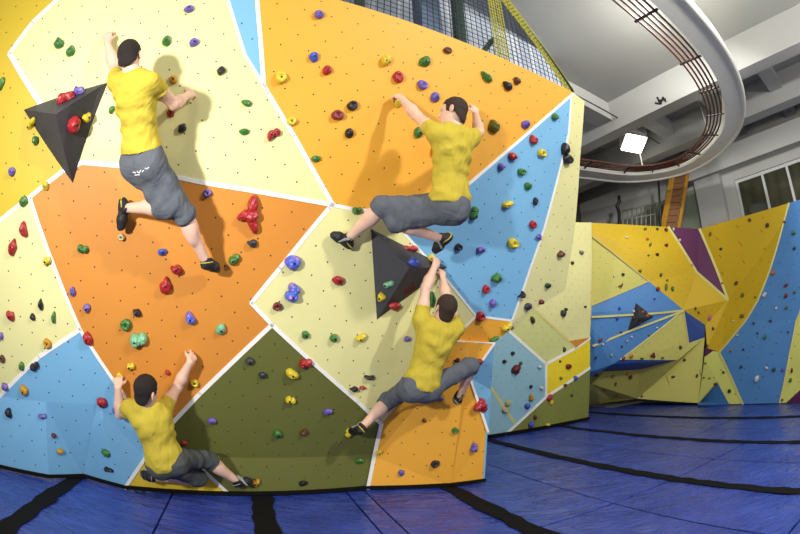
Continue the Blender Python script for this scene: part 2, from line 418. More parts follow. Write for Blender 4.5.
fpanel('low olive strip of the far wall', 'olive', [(611, 399.5), (637, 398.5), (637, 401), (620, 403), (589, 405)], far)
tri_panel('yellow panel below the window', 'dyellow', [(699.5, 229), (789, 203), (784, 221), (770, 269.5), (758, 300), (746, 320), (719.6, 352), (707, 348), (705.3, 325), (683.5, 310), (696.5, 272), (728, 300)],
          [(0, 1, 2), (0, 2, 11), (2, 3, 11), (3, 4, 11), (4, 5, 11), (5, 6, 11), (6, 7, 11), (7, 8, 11), (8, 9, 11), (9, 10, 11)], fright)
fpanel('tall blue band panel', 'dblue', [(789, 203), (815, 195), (806, 290), (796.3, 320), (789.6, 353.7), (779.5, 404.5), (743, 404.5), (719.6, 352), (746, 320), (758, 300), (770, 269.5), (784, 221)], fright)
fpanel('cream forked panel', 'lime', [(704.5, 357), (713, 351), (719.6, 352), (743, 404.5), (729, 404.5), (717, 381.5), (698, 401), (698, 403)], fright)
fpanel('small purple chip panel', 'purple', [(705, 348), (707, 348), (719.6, 352), (713, 351), (704.5, 357)], fright)
fpanel('small blue foot panel', 'dblue', [(698, 401), (717, 381.5), (729, 404.5), (698, 404.7)], fright)
fpanel('cream end panel', 'lime', [(806, 290), (835, 290), (835, 380), (800, 390), (786, 404.5), (779.5, 404.5), (789.6, 353.7), (796.3, 320)], fright)
fpanel('purple corner panel', 'purple', [(800, 390), (835, 380), (835, 404.5), (786, 404.5)], fright)
fpanel('blue end panel', 'dblue', [(815, 195), (840, 188), (835, 290), (806, 290)], fright)
def fseam(pix, parent, w=.03, material=PALE):
    pts = [fp(p) for p in pix]; n = CAM - pts[0]; n /= np.linalg.norm(n)
    return seam_pts([p + n * .02 for p in pts], w, parent, material=material, nrm=n)
fseam([(581.5, 228), (648.5, 281), (575, 312)], far, .015)
fseam([(668.5, 227), (696.5, 272), (728, 300)], far, .03)
fseam([(699.5, 229), (728, 300)], far, .03)
fseam([(789, 203), (784, 221), (770, 269.5), (758, 300), (746, 320), (719.6, 352), (743, 404.5)], fright, .02)
fseam([(688.5, 343), (683.5, 310), (620.5, 359.5)], far, .015)
fseam([(796.3, 320), (789.6, 353.7), (779.5, 404.5)], fright, .015)
bvh0 = BVHTree.FromPolygons(BV, BF)
def hit(p, tree=None):
    d = ray(p); r = (tree or bvh0).ray_cast(Vector(CAM), Vector(d), 30)
    return r
for a, b in (((592, 317), (660, 313)), ((660, 313), (683, 310.5)), ((593, 346), (627, 332)), ((627, 332), (683, 311))):
    pts = [np.array(hit(p)[0]) if hit(p)[0] else fp(p) for p in (a, b)]
    n = CAM - pts[0]; n /= np.linalg.norm(n)
    seam_pts([p + n * .03 for p in pts], .022, far, material=PALE, nrm=n)

# ------------------------------------------------------------------ volumes
def volume(base, nose, label, short, group='black pyramid volumes'):
    """a three-sided pyramid bolted on the wall: base corners on the wall, nose off it"""
    b = [np.array(p) for p in base]
    inn = sum(b) / 3
    e = empty('pyramid_volume', inn)
    P = [b[0], b[1], b[2], np.array(nose)]
    for i, (k, l) in enumerate(((0, 1), (1, 2), (2, 0))):
        slab('volume_face', [P[k], P[l], P[3]], VOLUME, e, None, thick=.012)
        BP[-1] = short
    tag(e, label, 'volume', group)
    return e
volume([wall((23.8, 109.7), .003), wall((108, 82.3), .003), wall((72.8, 183), .003)], wall((55.7, 114.2), .3), 'black pyramid volume beside the climber highest on the cream panel', 'upper black volume')
volume([wall((371, 229), .003), wall((377, 319.5), .003), wall((447, 267), .003)], wall((409, 268), .27), 'black pyramid volume in the middle, under the seated climber', 'middle black volume')
hv = [np.array(hit(p)[0]) + (CAM - np.array(hit(p)[0])) * .002 for p in ((636, 303), (627.6, 331), (653.5, 317))]
volume(hv, np.array(hit((640, 318))[0]) + (CAM - np.array(hit((640, 318))[0])) * .03, 'small black pyramid volume on the far blue cave panel', 'far black volume')
bvh1 = BVHTree.FromPolygons(BV, BF)
# ------------------------------------------------------------------ climbing holds: x, y, width, height (px in the photo), colour, shape, turn
HOLDS = '''
59.7 42 10 13 green drop 25|71.5 50 9 13 green drop 0|189.5 8.5 10 8 purple blob 10|166.9 40.6 10 10 green jug 0|194.5 42 10 9 purple jug 20|173.6 79 9 9 amber blob 0|171 112 9 9 red jug 30
182.7 126.7 9 12 black drop -25|2 83 7 13 green blob 0|67 99.5 17 9 red lobes 25|80 93 10 8 purple lobes 0|74 123 14 20 red bean 20|86.6 116 8 12 yellow drop 0|32.6 121.5 9 9 yellow lobes 0|112 109 6 9 green blob 0
319 14 10 9 purple blob 0|313.7 56.5 10 10 blue jug 0|327 69.5 9 11 red blob 0|281 76.5 13 13 yellow round 0|385.7 59.7 11 12 yellow lobes 30|397.7 76 11 12 red round 10|221.3 70.3 10 10 black drop 180|247 102 12 7 green jug 180|244.4 131 11 7 green jug 0|271.5 134 9 14 red bean -20|277 131.5 8 9 red blob 0
291.6 120.4 10 10 yellow round 0|352.3 104.6 11 11 black round 0|337.5 114 12 12 maroon round 0|349 132.5 9 10 black jug 0|398 101 10 11 yellow jug 0
447.2 49.7 8 7 brown round 0|424.3 61 11 11 green jug 0|485.8 76 13 8 green drop 60|422 84 10 10 purple round 0|434.4 96.6 9 10 purple jug 0|506.6 84.6 10 9 black drop 60|516 79.8 7 8 brown drop 45|492.8 124.7 11 14 olive drop 30|525 123.7 8 9 purple jug 0|554.3 116 7 8 green bean 30|418 131.8 9 11 green jug 0|433.8 150 6 12 orange blob 0|479 121 6 7 green blob 0
36 139.8 8 9 green jug 0|12.5 170.4 8 9 purple blob 20|46 185 8 9 yellow jug 0|24.3 200 9 11 green blob -20|24.6 228 11 16 red bean 15|13.3 245 10 17 red drop -10|48 259.5 9 10 yellow lobes 0|121.7 236 8 8 beige round 0|83.3 247.7 13 10 green lobes -15|162.6 251 10 8 blue jug 20|176.5 268 15 11 red drop 70|166 283.6 14 18 red drop 0
207.5 192 9 9 purple round 0|251 212 26 37 red branch 0|252 242 12 9 charcoal drop 80|234.4 257.7 13 12 green lobes 30|292.8 260.7 16 17 marbled blob 0|316 158 10 7 green jug 0|356.8 209.3 10 9 green lobes 0
533 138.5 9 9 red jug 180|541.3 152.3 8 9 yellow round 0|511.7 155.8 8 10 red drop 180|500.4 165.9 7 9 purple drop 180|521.2 170.9 8 8 green round 0|527.2 185.4 7 8 green jug 0|507 203.5 11 9 yellow lobes 20|473.5 211.8 9 15 green lobes 70|534.8 200.5 5 9 black bean 0|532.2 223.6 7 8 red round 0|538.5 236 6 6 purple branch 0|512.4 242 11 11 yellow round 0|458.2 246 7 8 black round 0|480.3 249 8 8 purple jug 0
564.2 148 8 12 black blob 0|566.5 158 9 11 black round 0|560 252.7 6 8 brown drop 20|572 262.5 4 4 darkgreen blob 0|581 252 5 5 grey blob 0|410 247.4 17 8 red lobes 0|412 262.7 10 9 blue round 0|430 258.5 6 7 yellow blob 0
11.3 313.7 10 10 red drop -40|41 303 6 12 black drop 0|33 315.7 6 7 black blob 0|54 316.4 6 12 green bean 0|1.5 335 5 7 purple blob 0|47.7 342 9 10 amber round 0|2.5 357.6 6 8 brown round 0|21.8 365 6 9 green blob 0|35 364.6 11 9 black lobes 20|5 385 7 9 purple drop 40|24.3 388.5 9 10 amber blob 0
72.8 290.6 7 10 purple jug 0|87 307 8 10 purple drop 180|88.3 336.5 12 15 red bean 30|136.8 311 10 9 black drop 60|126 323 12 12 green round 0|138.8 337.8 20 17 mint lobes 0|131 364.6 9 9 yellow lobes 0|120 375 8 8 yellow round 0|167.6 371.4 6 5 red blob 0|194.5 381.4 9 8 yellow round 0|190.7 316.4 13 14 marbled bean 40|102 401 11 11 red jug 0|193.5 357.5 8 7 amber jug 0
292.8 291 18 20 marbled lobes 60|277 305 9 9 darkred round 0|338 279.3 12 10 red jug 0|220.8 328 11 12 mint jug 0|305.4 333.7 8 9 green jug 40|333.7 336.3 9 9 green drop -40|360.6 336.3 11 9 yellow lobes 20|249 359.6 10 8 charcoal drop 100|262.7 374 9 7 charcoal jug 0|305.4 361.6 14 11 red lobes 0|292 371.6 15 12 yellow bean 60|290.3 398.5 11 9 yellow lobes -30|368.6 375.4 11 7 black crescent 0|353.6 388 9 6 black drop 80|362.4 386.7 6 4 red blob 0
389.5 283 11 8 mint lobes 0|382.4 295.6 10 9 yellow bean 50|394.5 304.4 9 9 red round 0
431.4 298 9 19 green bean 10|440.5 272 9 8 amber jug 0|496 276.3 9 12 green drop 0|485.3 288 7 9 red round 0|492 302.4 7 9 purple drop 180|479.8 315 9 10 red round 0|506.6 325.7 10 9 yellow lobes 20|494 338 9 5 green bar 20|521 293.6 8 8 black crescent 60|527.2 305.6 6 8 charcoal jug 0|547.3 284.8 5 6 darkgreen jug 0|541 301 5 5 darkred blob 0|562.6 313 6 9 charcoal drop 200|565.6 309 4 4 darkgreen blob 0|585 306.4 3 3 brown blob 0|532 319.4 4 8 brown bar -60
512.4 352.8 4 4 black blob 0|504 361 4 4 black blob 0|520.4 362.6 3 4 green blob 0|515.4 369 9 11 darkred drop 200|539.3 366.6 4 4 white blob 0|530.5 386 3 4 black blob 0|541.3 387.7 4 4 white blob 0|530.5 397 5 7 amber lobes 70|507.5 402.5 6 7 beige blob 0|505 409 7 7 beige round 0|526.7 405.5 5 7 blue drop 180|563.9 349 3 6 darkgreen blob 0|568 365.9 6 7 darkred round 0|559.8 361 2.5 3 brown blob 0|560.6 377.7 3 4 olive blob 0|564.9 384.7 4 4 brown blob 0|575 377.5 4 6 blue blob 0|549 397 5 9 red bar 60|551 402 3 7 yellow bar 80|534.8 416.8 3 5 darkred blob 0|530.5 423.8 5 7 blue blob 0|547.5 424.3 5 4 yellow blob 0|571.5 395 3 3 darkgreen blob 0
479 404.5 11 14 red branch 0|439.4 397.7 8 6 purple jug 0|457 359.6 7 5 black drop 90|478.5 361 7 7 maroon blob 0|406.8 338 6 6 purple jug 0|456.5 336 5 6 black blob 0
9.3 411.3 9 10 black bean 0|42.7 415 9 6 purple lobes 0|53.5 434.4 5 5 darkred blob 0|59.7 450 8 6 amber drop 90|106 451.4 10 7 green drop 80|109 468.5 10 5 black lobes -10|114.5 410 5 5 purple blob 0|184 442 7 5 red jug 0
327.5 410.5 10 7 purple jug 0|212 419.6 9 7 purple jug 0|277.3 432.6 9 9 green jug 0|303.6 430.9 8 7 brown lobes 20|348 431.4 7 9 yellow lobes 80|359.4 460 9 6 green jug 0|379 451 8 6 yellow lobes 0|302.9 482.3 9 6 black jug 0|255.7 481.6 10 8 amber lobes 20|217.5 458 5 6 yellow blob 0|401.3 472 7 7 purple jug 30
423.8 419.6 5 5 brown drop 0|455.2 429.4 7 7 green round 0|473.3 446.4 8 10 purple lobes 60|435 462.7 9 8 black round 20
626.3 237.4 4 3 white blob 0|645 229 4 3 olive bar 30|657 229 3 3 charcoal blob 0|665.7 230 4 5 darkred drop 180|673.3 229 3 4 white blob 0|679.5 240 4 3 white bar 30|647 239 4 3 orange blob 0|650 244.6 5 3 olive bar 45|666 245 4 4 darkred blob 0|648.4 255 2.5 2.5 olive blob 0|657 254.4 4 4 black blob 0|710.4 233.6 3 5 olive bar 70|721 248.7 4 3 black blob 0|749.8 219.8 4 4 brown blob 0|767.4 224.8 5 5 charcoal round 0|784.4 221.8 3 3 maroon blob 0|793.7 232.6 5 5 green bar -40|794.5 248 4 4 charcoal blob 0|691.6 265 3 3 beige blob 0
623 274 4 4 black blob 0|620.8 284.8 6 5 brown crescent 30|614 275.5 2.5 3 white blob 0|640 270.5 4 4 olive blob 0|666 287 3.5 9 olive bar 80|672.3 288.6 4 6 green blob 0|657.7 288.5 5 6 maroon blob 0|654.5 298.5 3 3 blue blob 0|660.7 274.5 3 5 brown bar 70|667 280 3 3 olive blob 0
633.5 311 3 4 white blob 0|642.5 312 3 3 orange blob 0|647 316 3 3 orange blob 0|634.5 318 3 3 brown blob 0|640.5 321.5 3 3 darkred blob 0
619.6 308 4 5 blue drop 180|617.5 317.5 4 6 blue bar 70|600.5 339.5 5 5 maroon lobes 0|603 344 3 3 white blob 0|621 332 3 3 charcoal blob 0|611.5 354.5 4 5 mint blob 0|631.5 336.5 3 3 white blob 0|627 341 3 3 beige blob 0|621.8 346 3 3 darkred blob 0|657 327.5 3 2 white blob 0|649 335 3 3 olive blob 0|596 357 3 4 charcoal blob 0
623.5 357.5 5 5 maroon lobes 20|631.4 356 5 5 orange lobes 0|642 357.8 5 3.5 darkgreen crescent 0|653.2 354.6 7 6 darkred branch 0|662.5 357.3 4 3 olive blob 0|680.3 346.5 4 5 brown drop 30|684.6 359.3 4 4 brown drop 0|630.5 376.2 5 5 brown drop 0|673.3 376.5 5 3 brown bar 10|627 373.5 3 3 orange blob 0|612.5 376 3 4 olive bar 60|615.5 383.5 3 4 brown blob 0|604.5 389 3 3 brown blob 0|616 394.3 3 2.5 brown blob 0|642 396 3 2.5 brown blob 0|697 375.5 3 5 brown bar 70|596.5 374 4 4 black blob 0
736.3 282.6 4 5 brown bar -50|743 294.4 4 5 olive drop 0|722.2 283 3 2.5 brown blob 0|695.4 308 3 3.5 brown blob 0|698.6 312 3 3 olive blob 0|755.5 297 2.5 2.5 olive blob 0|709.7 317 4 7 pink bar 60|713 328 3.5 5 brown drop 0|742.3 315.7 5 5 olive blob 0|733.5 321 2.5 2.5 white blob 0|707 345.5 3 4 brown blob 0
773 272.5 5 5 orange round 0|786.2 285 6 4 maroon lobes 0|786.2 295 5 6 maroon drop 0|764.9 294.4 6 6 white lobes 30|794.5 292 3.5 3.5 green blob 0|776.4 308 3 4 white blob 0|786.5 307.4 4 4 olive blob 0|770.6 320.7 4.5 3 charcoal bar -30|753.8 323 2.5 4 charcoal blob 0|757.6 333 2.5 2.5 black blob 0|765 336.5 5 5 green bar 50|737.5 335 3 2.5 white blob 0|731 350.5 4 2.5 orange blob 0|743.5 349.3 2.5 2.5 black blob 0|741.3 366.6 3 5 charcoal drop 180|757.3 378.4 6 10 white bean -30|766.9 367.6 3 4.5 white bar 50|774 369 4.5 5 darkgreen blob 0|783 369 4 5 purple blob 0|788 332 2.5 2.5 charcoal blob 0
792 370 3 5.5 darkred blob 0|790.7 379.7 4 5 green bar 60|782.4 399.5 3 2.5 brown blob 0|705.5 363 2.5 2.5 olive blob 0|709.7 378 3 2 olive blob 0|704 377.5 2.5 2 brown blob 0|723.7 371.8 3 3.5 darkgreen blob 0|729.7 390.5 4.5 4.5 black round 0|715.7 383.4 5 3.5 maroon blob 0
'''
SHAPE = dict(blob='rounded', round='knob-shaped', drop='teardrop', jug='lipped', bean='bean-shaped', lobes='lobed', branch='branching', crescent='crescent', bar='elongated')
CNAME = dict(darkred='dark red', darkgreen='dark green', mint='mint green', beige='pale beige', maroon='dull crimson', amber='amber yellow', olive='olive green', charcoal='dark grey', marbled='blue and pink marbled')
def dome(rx, ry, dz, kind, rnd, na=20, nt=8):
    """one rounded lump, flat on the wall: vertices (x along, y up, z out of the wall)"""
    ph = [rnd.uniform(0, 6.28) for _ in range(6)]
    v = []; f = []
    for j in range(nt):
        t = j / nt; w = math.cos(t * math.pi / 2) ** .62; h = math.sin(t * math.pi / 2)
        for i in range(na):
            a = 2 * math.pi * i / na; c, s = math.cos(a), math.sin(a)
            r = 1 + .07 * math.sin(2 * a + ph[0]) + .05 * math.sin(3 * a + ph[1]) + .03 * math.sin(5 * a + ph[2])
            if kind == 'drop': r *= 1.0 - .42 * max(0, s) ** 1.0 * (1 - max(0, s) ** 6 * .9) if s > 0 else 1.0
            x, y, z = rx * r * w * c, ry * r * w * s, dz * h
            if kind == 'round' : z = dz * h * (1 - .45 * max(0, (t - .55) / .45) ** 1.5)
            if kind == 'jug': z *= 1 + .45 * w * s; y += .25 * ry * h * (1 if s > 0 else .3); 
            if kind == 'jug' and s > 0: z -= dz * .25 * math.sin(t * math.pi) 
            z *= 1 + .06 * math.sin(3 * a + ph[3] + 4 * t)
            v.append((x, y, z))
    zt = dz * (.55 if kind == 'round' else 1.0)
    v.append((0, .2 * ry if kind == 'jug' else 0, zt)); top_ = len(v) - 1
    v.append((0, 0, 0)); bot = len(v) - 1
    for j in range(nt - 1):
        for i in range(na):
            f.append((j * na + i, j * na + (i + 1) % na, (j + 1) * na + (i + 1) % na, (j + 1) * na + i))
    for i in range(na):
        f.append(((nt - 1) * na + i, (nt - 1) * na + (i + 1) % na, top_)); f.append((i, bot, (i + 1) % na))
    return v, f, zt
def hold_geo(kind, hx, hy, dz, rnd, small):
    na, nt = (12, 5) if small else (22, 9)
    if kind in ('blob', 'round', 'drop', 'jug'):
        v, f, zt = dome(hx, hy, dz, kind, rnd, na, nt); return v, f, (0, 0, zt)
    if kind == 'bar':
        v, f, zt = dome(hx, hy, dz, 'blob', rnd, na, nt); return v, f, (0, 0, zt)
    if kind in ('bean', 'crescent'):
        c = .45 if kind == 'bean' else 1.1
        v, f, zt = dome(hx * (.8 if kind == 'bean' else .42), hy * .95, dz, 'blob', rnd, na, nt)
        if kind == 'crescent':
            v, f, zt = dome(hx, hy * .55, dz, 'blob', rnd, na, nt)
            v = [(x, y + c * hy * .6 * ((x / hx) ** 2) - .3 * hy, z) for x, y, z in v]; return v, f, (0, -.3 * hy, zt)
        v = [(x + c * hx * .6 * ((y / hy) ** 2) - .12 * hx, y, z) for x, y, z in v]; return v, f, (-.12 * hx, 0, zt)
    V, F = [], []
    def put(cx, cy, rx, ry, d, rot=0.):
        v, f, _ = dome(rx, ry, d, 'blob', rnd, na, nt); b = len(V); c, s = math.cos(rot), math.sin(rot)
        V.extend((cx + c * x - s * y, cy + s * x + c * y, z) for x, y, z in v); F.extend(tuple(b + i for i in q) for q in f)
    if kind == 'lobes':
        put(-.36 * hx, -.1 * hy, .62 * hx, .82 * hy, dz); put(.42 * hx, .16 * hy, .56 * hx, .74 * hy, dz * .85); put(.06 * hx, 0, .5 * hx, .55 * hy, dz * .9)
        return V, F, (-.36 * hx, -.1 * hy, dz)
    # branch: three thick arms from a knot
    for (ex, ey) in ((.1, .98), (-.95, -.30), (.5, -.98)):
        l = math.hypot(ex * hx, ey * hy); rot = math.atan2(ey * hy, ex * hx)
        put(ex * hx * .5, ey * hy * .5, l * .62, .40 * hx, dz * .8, rot)
        put(ex * hx * .85, ey * hy * .85 - .03 * hy, .22 * hx, .2 * hx, dz * .6, rot)
    put(.08 * hx, -.14 * hy, .56 * hx, .46 * hy, dz)
    return V, F, (0, -.05 * hy, dz)
rows = []
rnd = random.Random(11)
for tok in HOLDS.replace('\n', '|').split('|'):
    if not tok.strip(): continue
    a = tok.split(); x, y, w, h = map(float, a[:4])
    loc, nrm, idx, dist = bvh1.ray_cast(Vector(CAM), Vector(ray((x, y))), 30)
    if loc is None: print('HOLD MISS', tok); continue
    n = np.array(nrm); n /= np.linalg.norm(n)
    if n @ (CAM - np.array(loc)) < 0: n = -n
    rows.append(dict(x=x, y=y, w=w, h=h, col=a[4], shape=a[5], rot=math.radians(float(a[6])), loc=np.array(loc), n=n, panel=BP[idx], dist=dist))
ORD = ['', 'second ', 'third ', 'fourth ', 'fifth ', 'sixth ', 'seventh ', 'eighth ']
CNT = ['zero', 'one', 'two', 'three', 'four', 'five', 'six', 'seven', 'eight', 'nine', 'ten', 'eleven', 'twelve']
byk = {}
for r in rows:
    r['pn'] = r['panel'].replace(' of the far wall', ''); byk.setdefault((r['col'], r['pn']), []).append(r)
for (col, pn), rs in byk.items():
    rs.sort(key=lambda r: r['y']); n = len(rs); cn = CNAME.get(col, col)
    for i, r in enumerate(rs):
        base = cn + ' ' + SHAPE[r['shape']] if r['dist'] < 7 else ('tiny ' if max(r['w'], r['h']) < 3.3 else 'small ') + cn
        base += ' hold on the ' + pn
        if n > 1:
            t = (', lowest of ' if i == n - 1 else ', ' + ORD[i] + 'highest of ') + CNT[n]
            base += t + (' ' + cn if len((base + t + ' ' + cn + ' ones').split()) <= 16 else '') + (' ones' if len((base + t + ' ' + cn + ' ones').split()) <= 16 else '')
        elif len(base.split()) < 9: base = 'only ' + base
        r['label'] = base
for r in rows:
    n = r['n']; d = r['loc'] - CAM; dist = np.linalg.norm(d); px = dist / FPX
    X = np.cross(ZU, n); X = X / np.linalg.norm(X); Y = np.cross(n, X)
    # how much the picture foreshortens the two directions there
    vd = d / dist; fx = max(.45, math.sqrt(max(0, 1 - (X @ vd) ** 2))); fy = max(.45, math.sqrt(max(0, 1 - (Y @ vd) ** 2)))
    hx, hy = r['w'] * px / 2 / fx * 1.0, r['h'] * px / 2 / fy * 1.0
    big_ = r['dist'] < 6
    if r['dist'] > 8: hx *= .86; hy *= .86
    dz = min(.085, .95 * min(hx, hy) + .012)
    hx *= .96; hy *= .94
    t = abs(r['rot'])
    if 55 < math.degrees(t) < 125: hx, hy = hy, hx
    v, f, bp = hold_geo(r['shape'], hx, hy, dz, rnd, not big_ or max(r['w'], r['h']) < 5)
    c, s = math.cos(r['rot']), math.sin(r['rot'])
    X2, Y2 = c * X + s * Y, -s * X + c * Y
    o3 = r['loc'] + n * .002 - Y * min(.012, dz * .2)
    P = [p[0] * X2 + p[1] * Y2 + p[2] * n for p in v]
    me = mesh('climbing_hold', P, f)
    o = link('climbing_hold', me, HM[r['col']], None, True); o.location = tuple(o3)
    tag(o, r['label'], 'climbing hold', 'climbing holds on the big wall' if big_ and r['dist'] < 5.2 else ('climbing holds on the recessed wall' if r['panel'].endswith('recess panel') else 'climbing holds on the far walls'))
    if big_ and min(r['w'], r['h']) >= 8 and r['shape'] != 'branch':
        g = Geo(); b0 = bp[0] * X2 + bp[1] * Y2
        rr_ = .0085; k = 10
        ring = [b0 + n * (bp[2] - .006) + rr_ * (math.cos(6.2832 * i / k) * X2 + math.sin(6.2832 * i / k) * Y2) for i in range(k)]
        ring2 = [p + n * .011 for p in ring]
        g.add(ring + ring2, [tuple(range(k))[::-1], tuple(range(k, 2 * k))] + [(i, (i + 1) % k, k + (i + 1) % k, k + i) for i in range(k)])
        b = link('bolt', g.mesh('bolt'), BOLT, o)
# ------------------------------------------------------------------ people: one smooth surface grown from a distance field
QUAL = 1.0
class Field:
    def __init__(s, lo, hi, h):
        s.h = h * QUAL; s.lo = np.array(lo, float); s.n = np.ceil((np.array(hi) - s.lo) / s.h).astype(int) + 2
        s.a = np.full(s.n, 1.0, np.float32)
    def sub(s, lo, hi):
        i0 = np.clip(((np.array(lo) - s.lo) / s.h).astype(int) - 1, 0, s.n - 1)
        i1 = np.clip(((np.array(hi) - s.lo) / s.h).astype(int) + 3, 1, s.n)
        if (i1 <= i0).any(): return None
        sl = tuple(slice(a, b) for a, b in zip(i0, i1))
        g = np.meshgrid(*[(s.lo[k] + s.h * np.arange(i0[k], i1[k])).astype(np.float32) for k in range(3)], indexing='ij')
        return sl, g
    def blend(s, prim, k=.02, op='u', grow=0.):
        lo, hi, fn = prim; m_ = k + 4 * s.h + abs(grow) + .01
        r = s.sub(np.array(lo) - m_, np.array(hi) + m_)
        if r is None: return s
        sl, g = r; d = fn(*g) - grow; a = s.a[sl]
        if op == 'u':
            if k > 0:
                hh = np.clip(.5 + .5 * (a - d) / k, 0, 1); s.a[sl] = a + (d - a) * hh - k * hh * (1 - hh)
            else: s.a[sl] = np.minimum(a, d)
        elif op == 's': s.a[sl] = np.maximum(a, -d)
        return s
    def grid(s):
        return np.meshgrid(*[(s.lo[k] + s.h * np.arange(s.n[k])).astype(np.float32) for k in range(3)], indexing='ij')
    def keep(s, p, n):
        """keep only the half space n.(x-p) < 0"""
        g = s.grid(); d = sum((g[i] - p[i]) * n[i] for i in range(3)); s.a = np.maximum(s.a, d); return s
    def mesh(s, smooth=2):
        a = s.a; nx, ny, nz = a.shape; ins = a < 0
        c = [ins[i:nx - 1 + i, j:ny - 1 + j, k:nz - 1 + k] for i in (0, 1) for j in (0, 1) for k in (0, 1)]
        cnt = sum(q.astype(np.int8) for q in c); act = (cnt > 0) & (cnt < 8)
        I = np.argwhere(act); idx = np.full(act.shape, -1, np.int32); idx[act] = np.arange(len(I))
        acc = np.zeros((len(I), 3)); w = np.zeros(len(I))
        cor = [(i, j, k) for i in (0, 1) for j in (0, 1) for k in (0, 1)]
        val = {q: a[I[:, 0] + q[0], I[:, 1] + q[1], I[:, 2] + q[2]] for q in cor}
        for p in cor:
            for ax in range(3):
                if p[ax] == 1: continue
                q = list(p); q[ax] = 1; q = tuple(q); va, vb = val[p], val[q]; cr_ = (va < 0) != (vb < 0)
                t = np.where(cr_, va / np.where(cr_, va - vb, 1), 0)
                pt = np.tile(np.array(p, float), (len(I), 1)); pt[:, ax] += t
                acc[cr_] += pt[cr_]; w[cr_] += 1
        v = s.lo + s.h * (I + acc / np.maximum(w, 1)[:, None])
        F = []
        for ax in range(3):
            b, cc = [q for q in range(3) if q != ax]
            sl0 = [slice(1, -1)] * 3; sl1 = [slice(1, -1)] * 3
            sl0[ax] = slice(0, -1); sl1[ax] = slice(1, None)
            A, B = ins[tuple(sl0)], ins[tuple(sl1)]
            E = np.argwhere(A != B)
            if len(E) == 0: continue
            off = np.ones(3, int); off[ax] = 0; E0 = E + off
            up = A[tuple(E.T)]
            def at(db, dc):
                e = E0.copy(); e[:, b] += db; e[:, cc] += dc; return idx[e[:, 0], e[:, 1], e[:, 2]]
            q = np.stack([at(-1, -1), at(0, -1), at(0, 0), at(-1, 0)], 1)
            fl_ = up if ax != 1 else ~up
            q[~fl_] = q[~fl_][:, ::-1]
            F.append(q)
        F = np.concatenate(F); F = F[(F >= 0).all(1)]
        for _ in range(smooth):
            sm = np.zeros_like(v); n = np.zeros(len(v))
            for i in range(4):
                np.add.at(sm, F[:, i], v[F[:, (i + 1) % 4]] + v[F[:, (i + 3) % 4]]); np.add.at(n, F[:, i], 2)
            v = .5 * v + .5 * sm / np.maximum(n, 1)[:, None]
        return v, F
def nrm(v):
    v = np.array(v, float); return v / np.linalg.norm(v)
def cone(a, b, ra, rb):
    a, b = np.array(a, float), np.array(b, float); d = b - a; l2 = d @ d
    def fn(x, y, z):
        px, py, pz = x - a[0], y - a[1], z - a[2]
        t = np.clip((px * d[0] + py * d[1] + pz * d[2]) / l2, 0, 1)
        return np.sqrt((px - t * d[0]) ** 2 + (py - t * d[1]) ** 2 + (pz - t * d[2]) ** 2) - (ra + (rb - ra) * t)
    r = max(ra, rb); return np.minimum(a, b) - r, np.maximum(a, b) + r, fn
def clipped(prim, p, n):
    lo, hi, fn = prim
    return lo, hi, (lambda x, y, z: np.maximum(fn(x, y, z), (x - p[0]) * n[0] + (y - p[1]) * n[1] + (z - p[2]) * n[2]))
def ell(c, ax, r):
    c = np.array(c, float); ax = [np.array(v, float) for v in ax]
    def fn(x, y, z):
        p = (x - c[0], y - c[1], z - c[2]); q = [p[0] * v[0] + p[1] * v[1] + p[2] * v[2] for v in ax]
        k0 = np.sqrt(sum((q[i] / r[i]) ** 2 for i in range(3))); k1 = np.sqrt(sum((q[i] / r[i] ** 2) ** 2 for i in range(3)))
        return k0 * (k0 - 1) / np.maximum(k1, 1e-6)
    m_ = max(r); return c - m_, c + m_, fn
def wrinkle(prim, amp, freq, seed, dirs):
    """cloth folds: a handful of uneven ridges that run across the given directions"""
    lo, hi, fn = prim; rg = np.random.RandomState(seed); cs = []
    for d in list(dirs) * 2:
        d = nrm(np.array(d) + rg.uniform(-.35, .35, 3)); e = nrm(np.cross(d, rg.uniform(-1, 1, 3)))
        cs.append((d * freq * rg.uniform(.6, 1.7), e * freq * rg.uniform(.3, .7), rg.uniform(0, 6.28), rg.uniform(0, 6.28), rg.uniform(1.2, 2.6)))
    def f2(x, y, z):
        w = np.zeros_like(x)
        for d, e, p0, p1, k in cs:
            q = x * e[0] + y * e[1] + z * e[2] + p0
            w = w + np.sin(x * d[0] + y * d[1] + z * d[2] + k * np.sin(q) + p1) * (.55 + .45 * np.sin(q * .7 + p1))
        return fn(x, y, z) + amp * w / len(cs) ** .6
    return lo, hi, f2
def cloth(name, rgb):
    mt = mat(name, rgb, .88, .10, 9., 0, 1, .15); nt = mt.node_tree; b = nt.nodes['Principled BSDF']
    tc = N(nt, 'ShaderNodeTexCoord'); hs = []
    for rot, sc in (((.3, .4, .5), (4, 16, 5)), ((-.5, .2, -.7), (14, 4, 5))):
        mp = N(nt, 'ShaderNodeMapping'); mp.inputs['Rotation'].default_value = rot; mp.inputs['Scale'].default_value = sc; L(nt, tc.outputs['Object'], mp.inputs['Vector'])
        nz = N(nt, 'ShaderNodeTexNoise'); nz.inputs['Scale'].default_value = 1.; nz.inputs['Detail'].default_value = 2; nz.inputs['Distortion'].default_value = .6; L(nt, mp.outputs[0], nz.inputs['Vector']); hs.append(nz.outputs['Fac'])
    fine = N(nt, 'ShaderNodeTexNoise'); fine.inputs['Scale'].default_value = 260; L(nt, tc.outputs['Object'], fine.inputs['Vector'])
    h = mathn(nt, 'ADD', mathn(nt, 'ADD', hs[0], hs[1]), mathn(nt, 'MULTIPLY', fine.outputs['Fac'], .06))
    bp = N(nt, 'ShaderNodeBump'); bp.inputs['Strength'].default_value = .75; bp.inputs['Distance'].default_value = .024; L(nt, h, bp.inputs['Height']); L(nt, bp.outputs['Normal'], b.inputs['Normal'])
    return mt
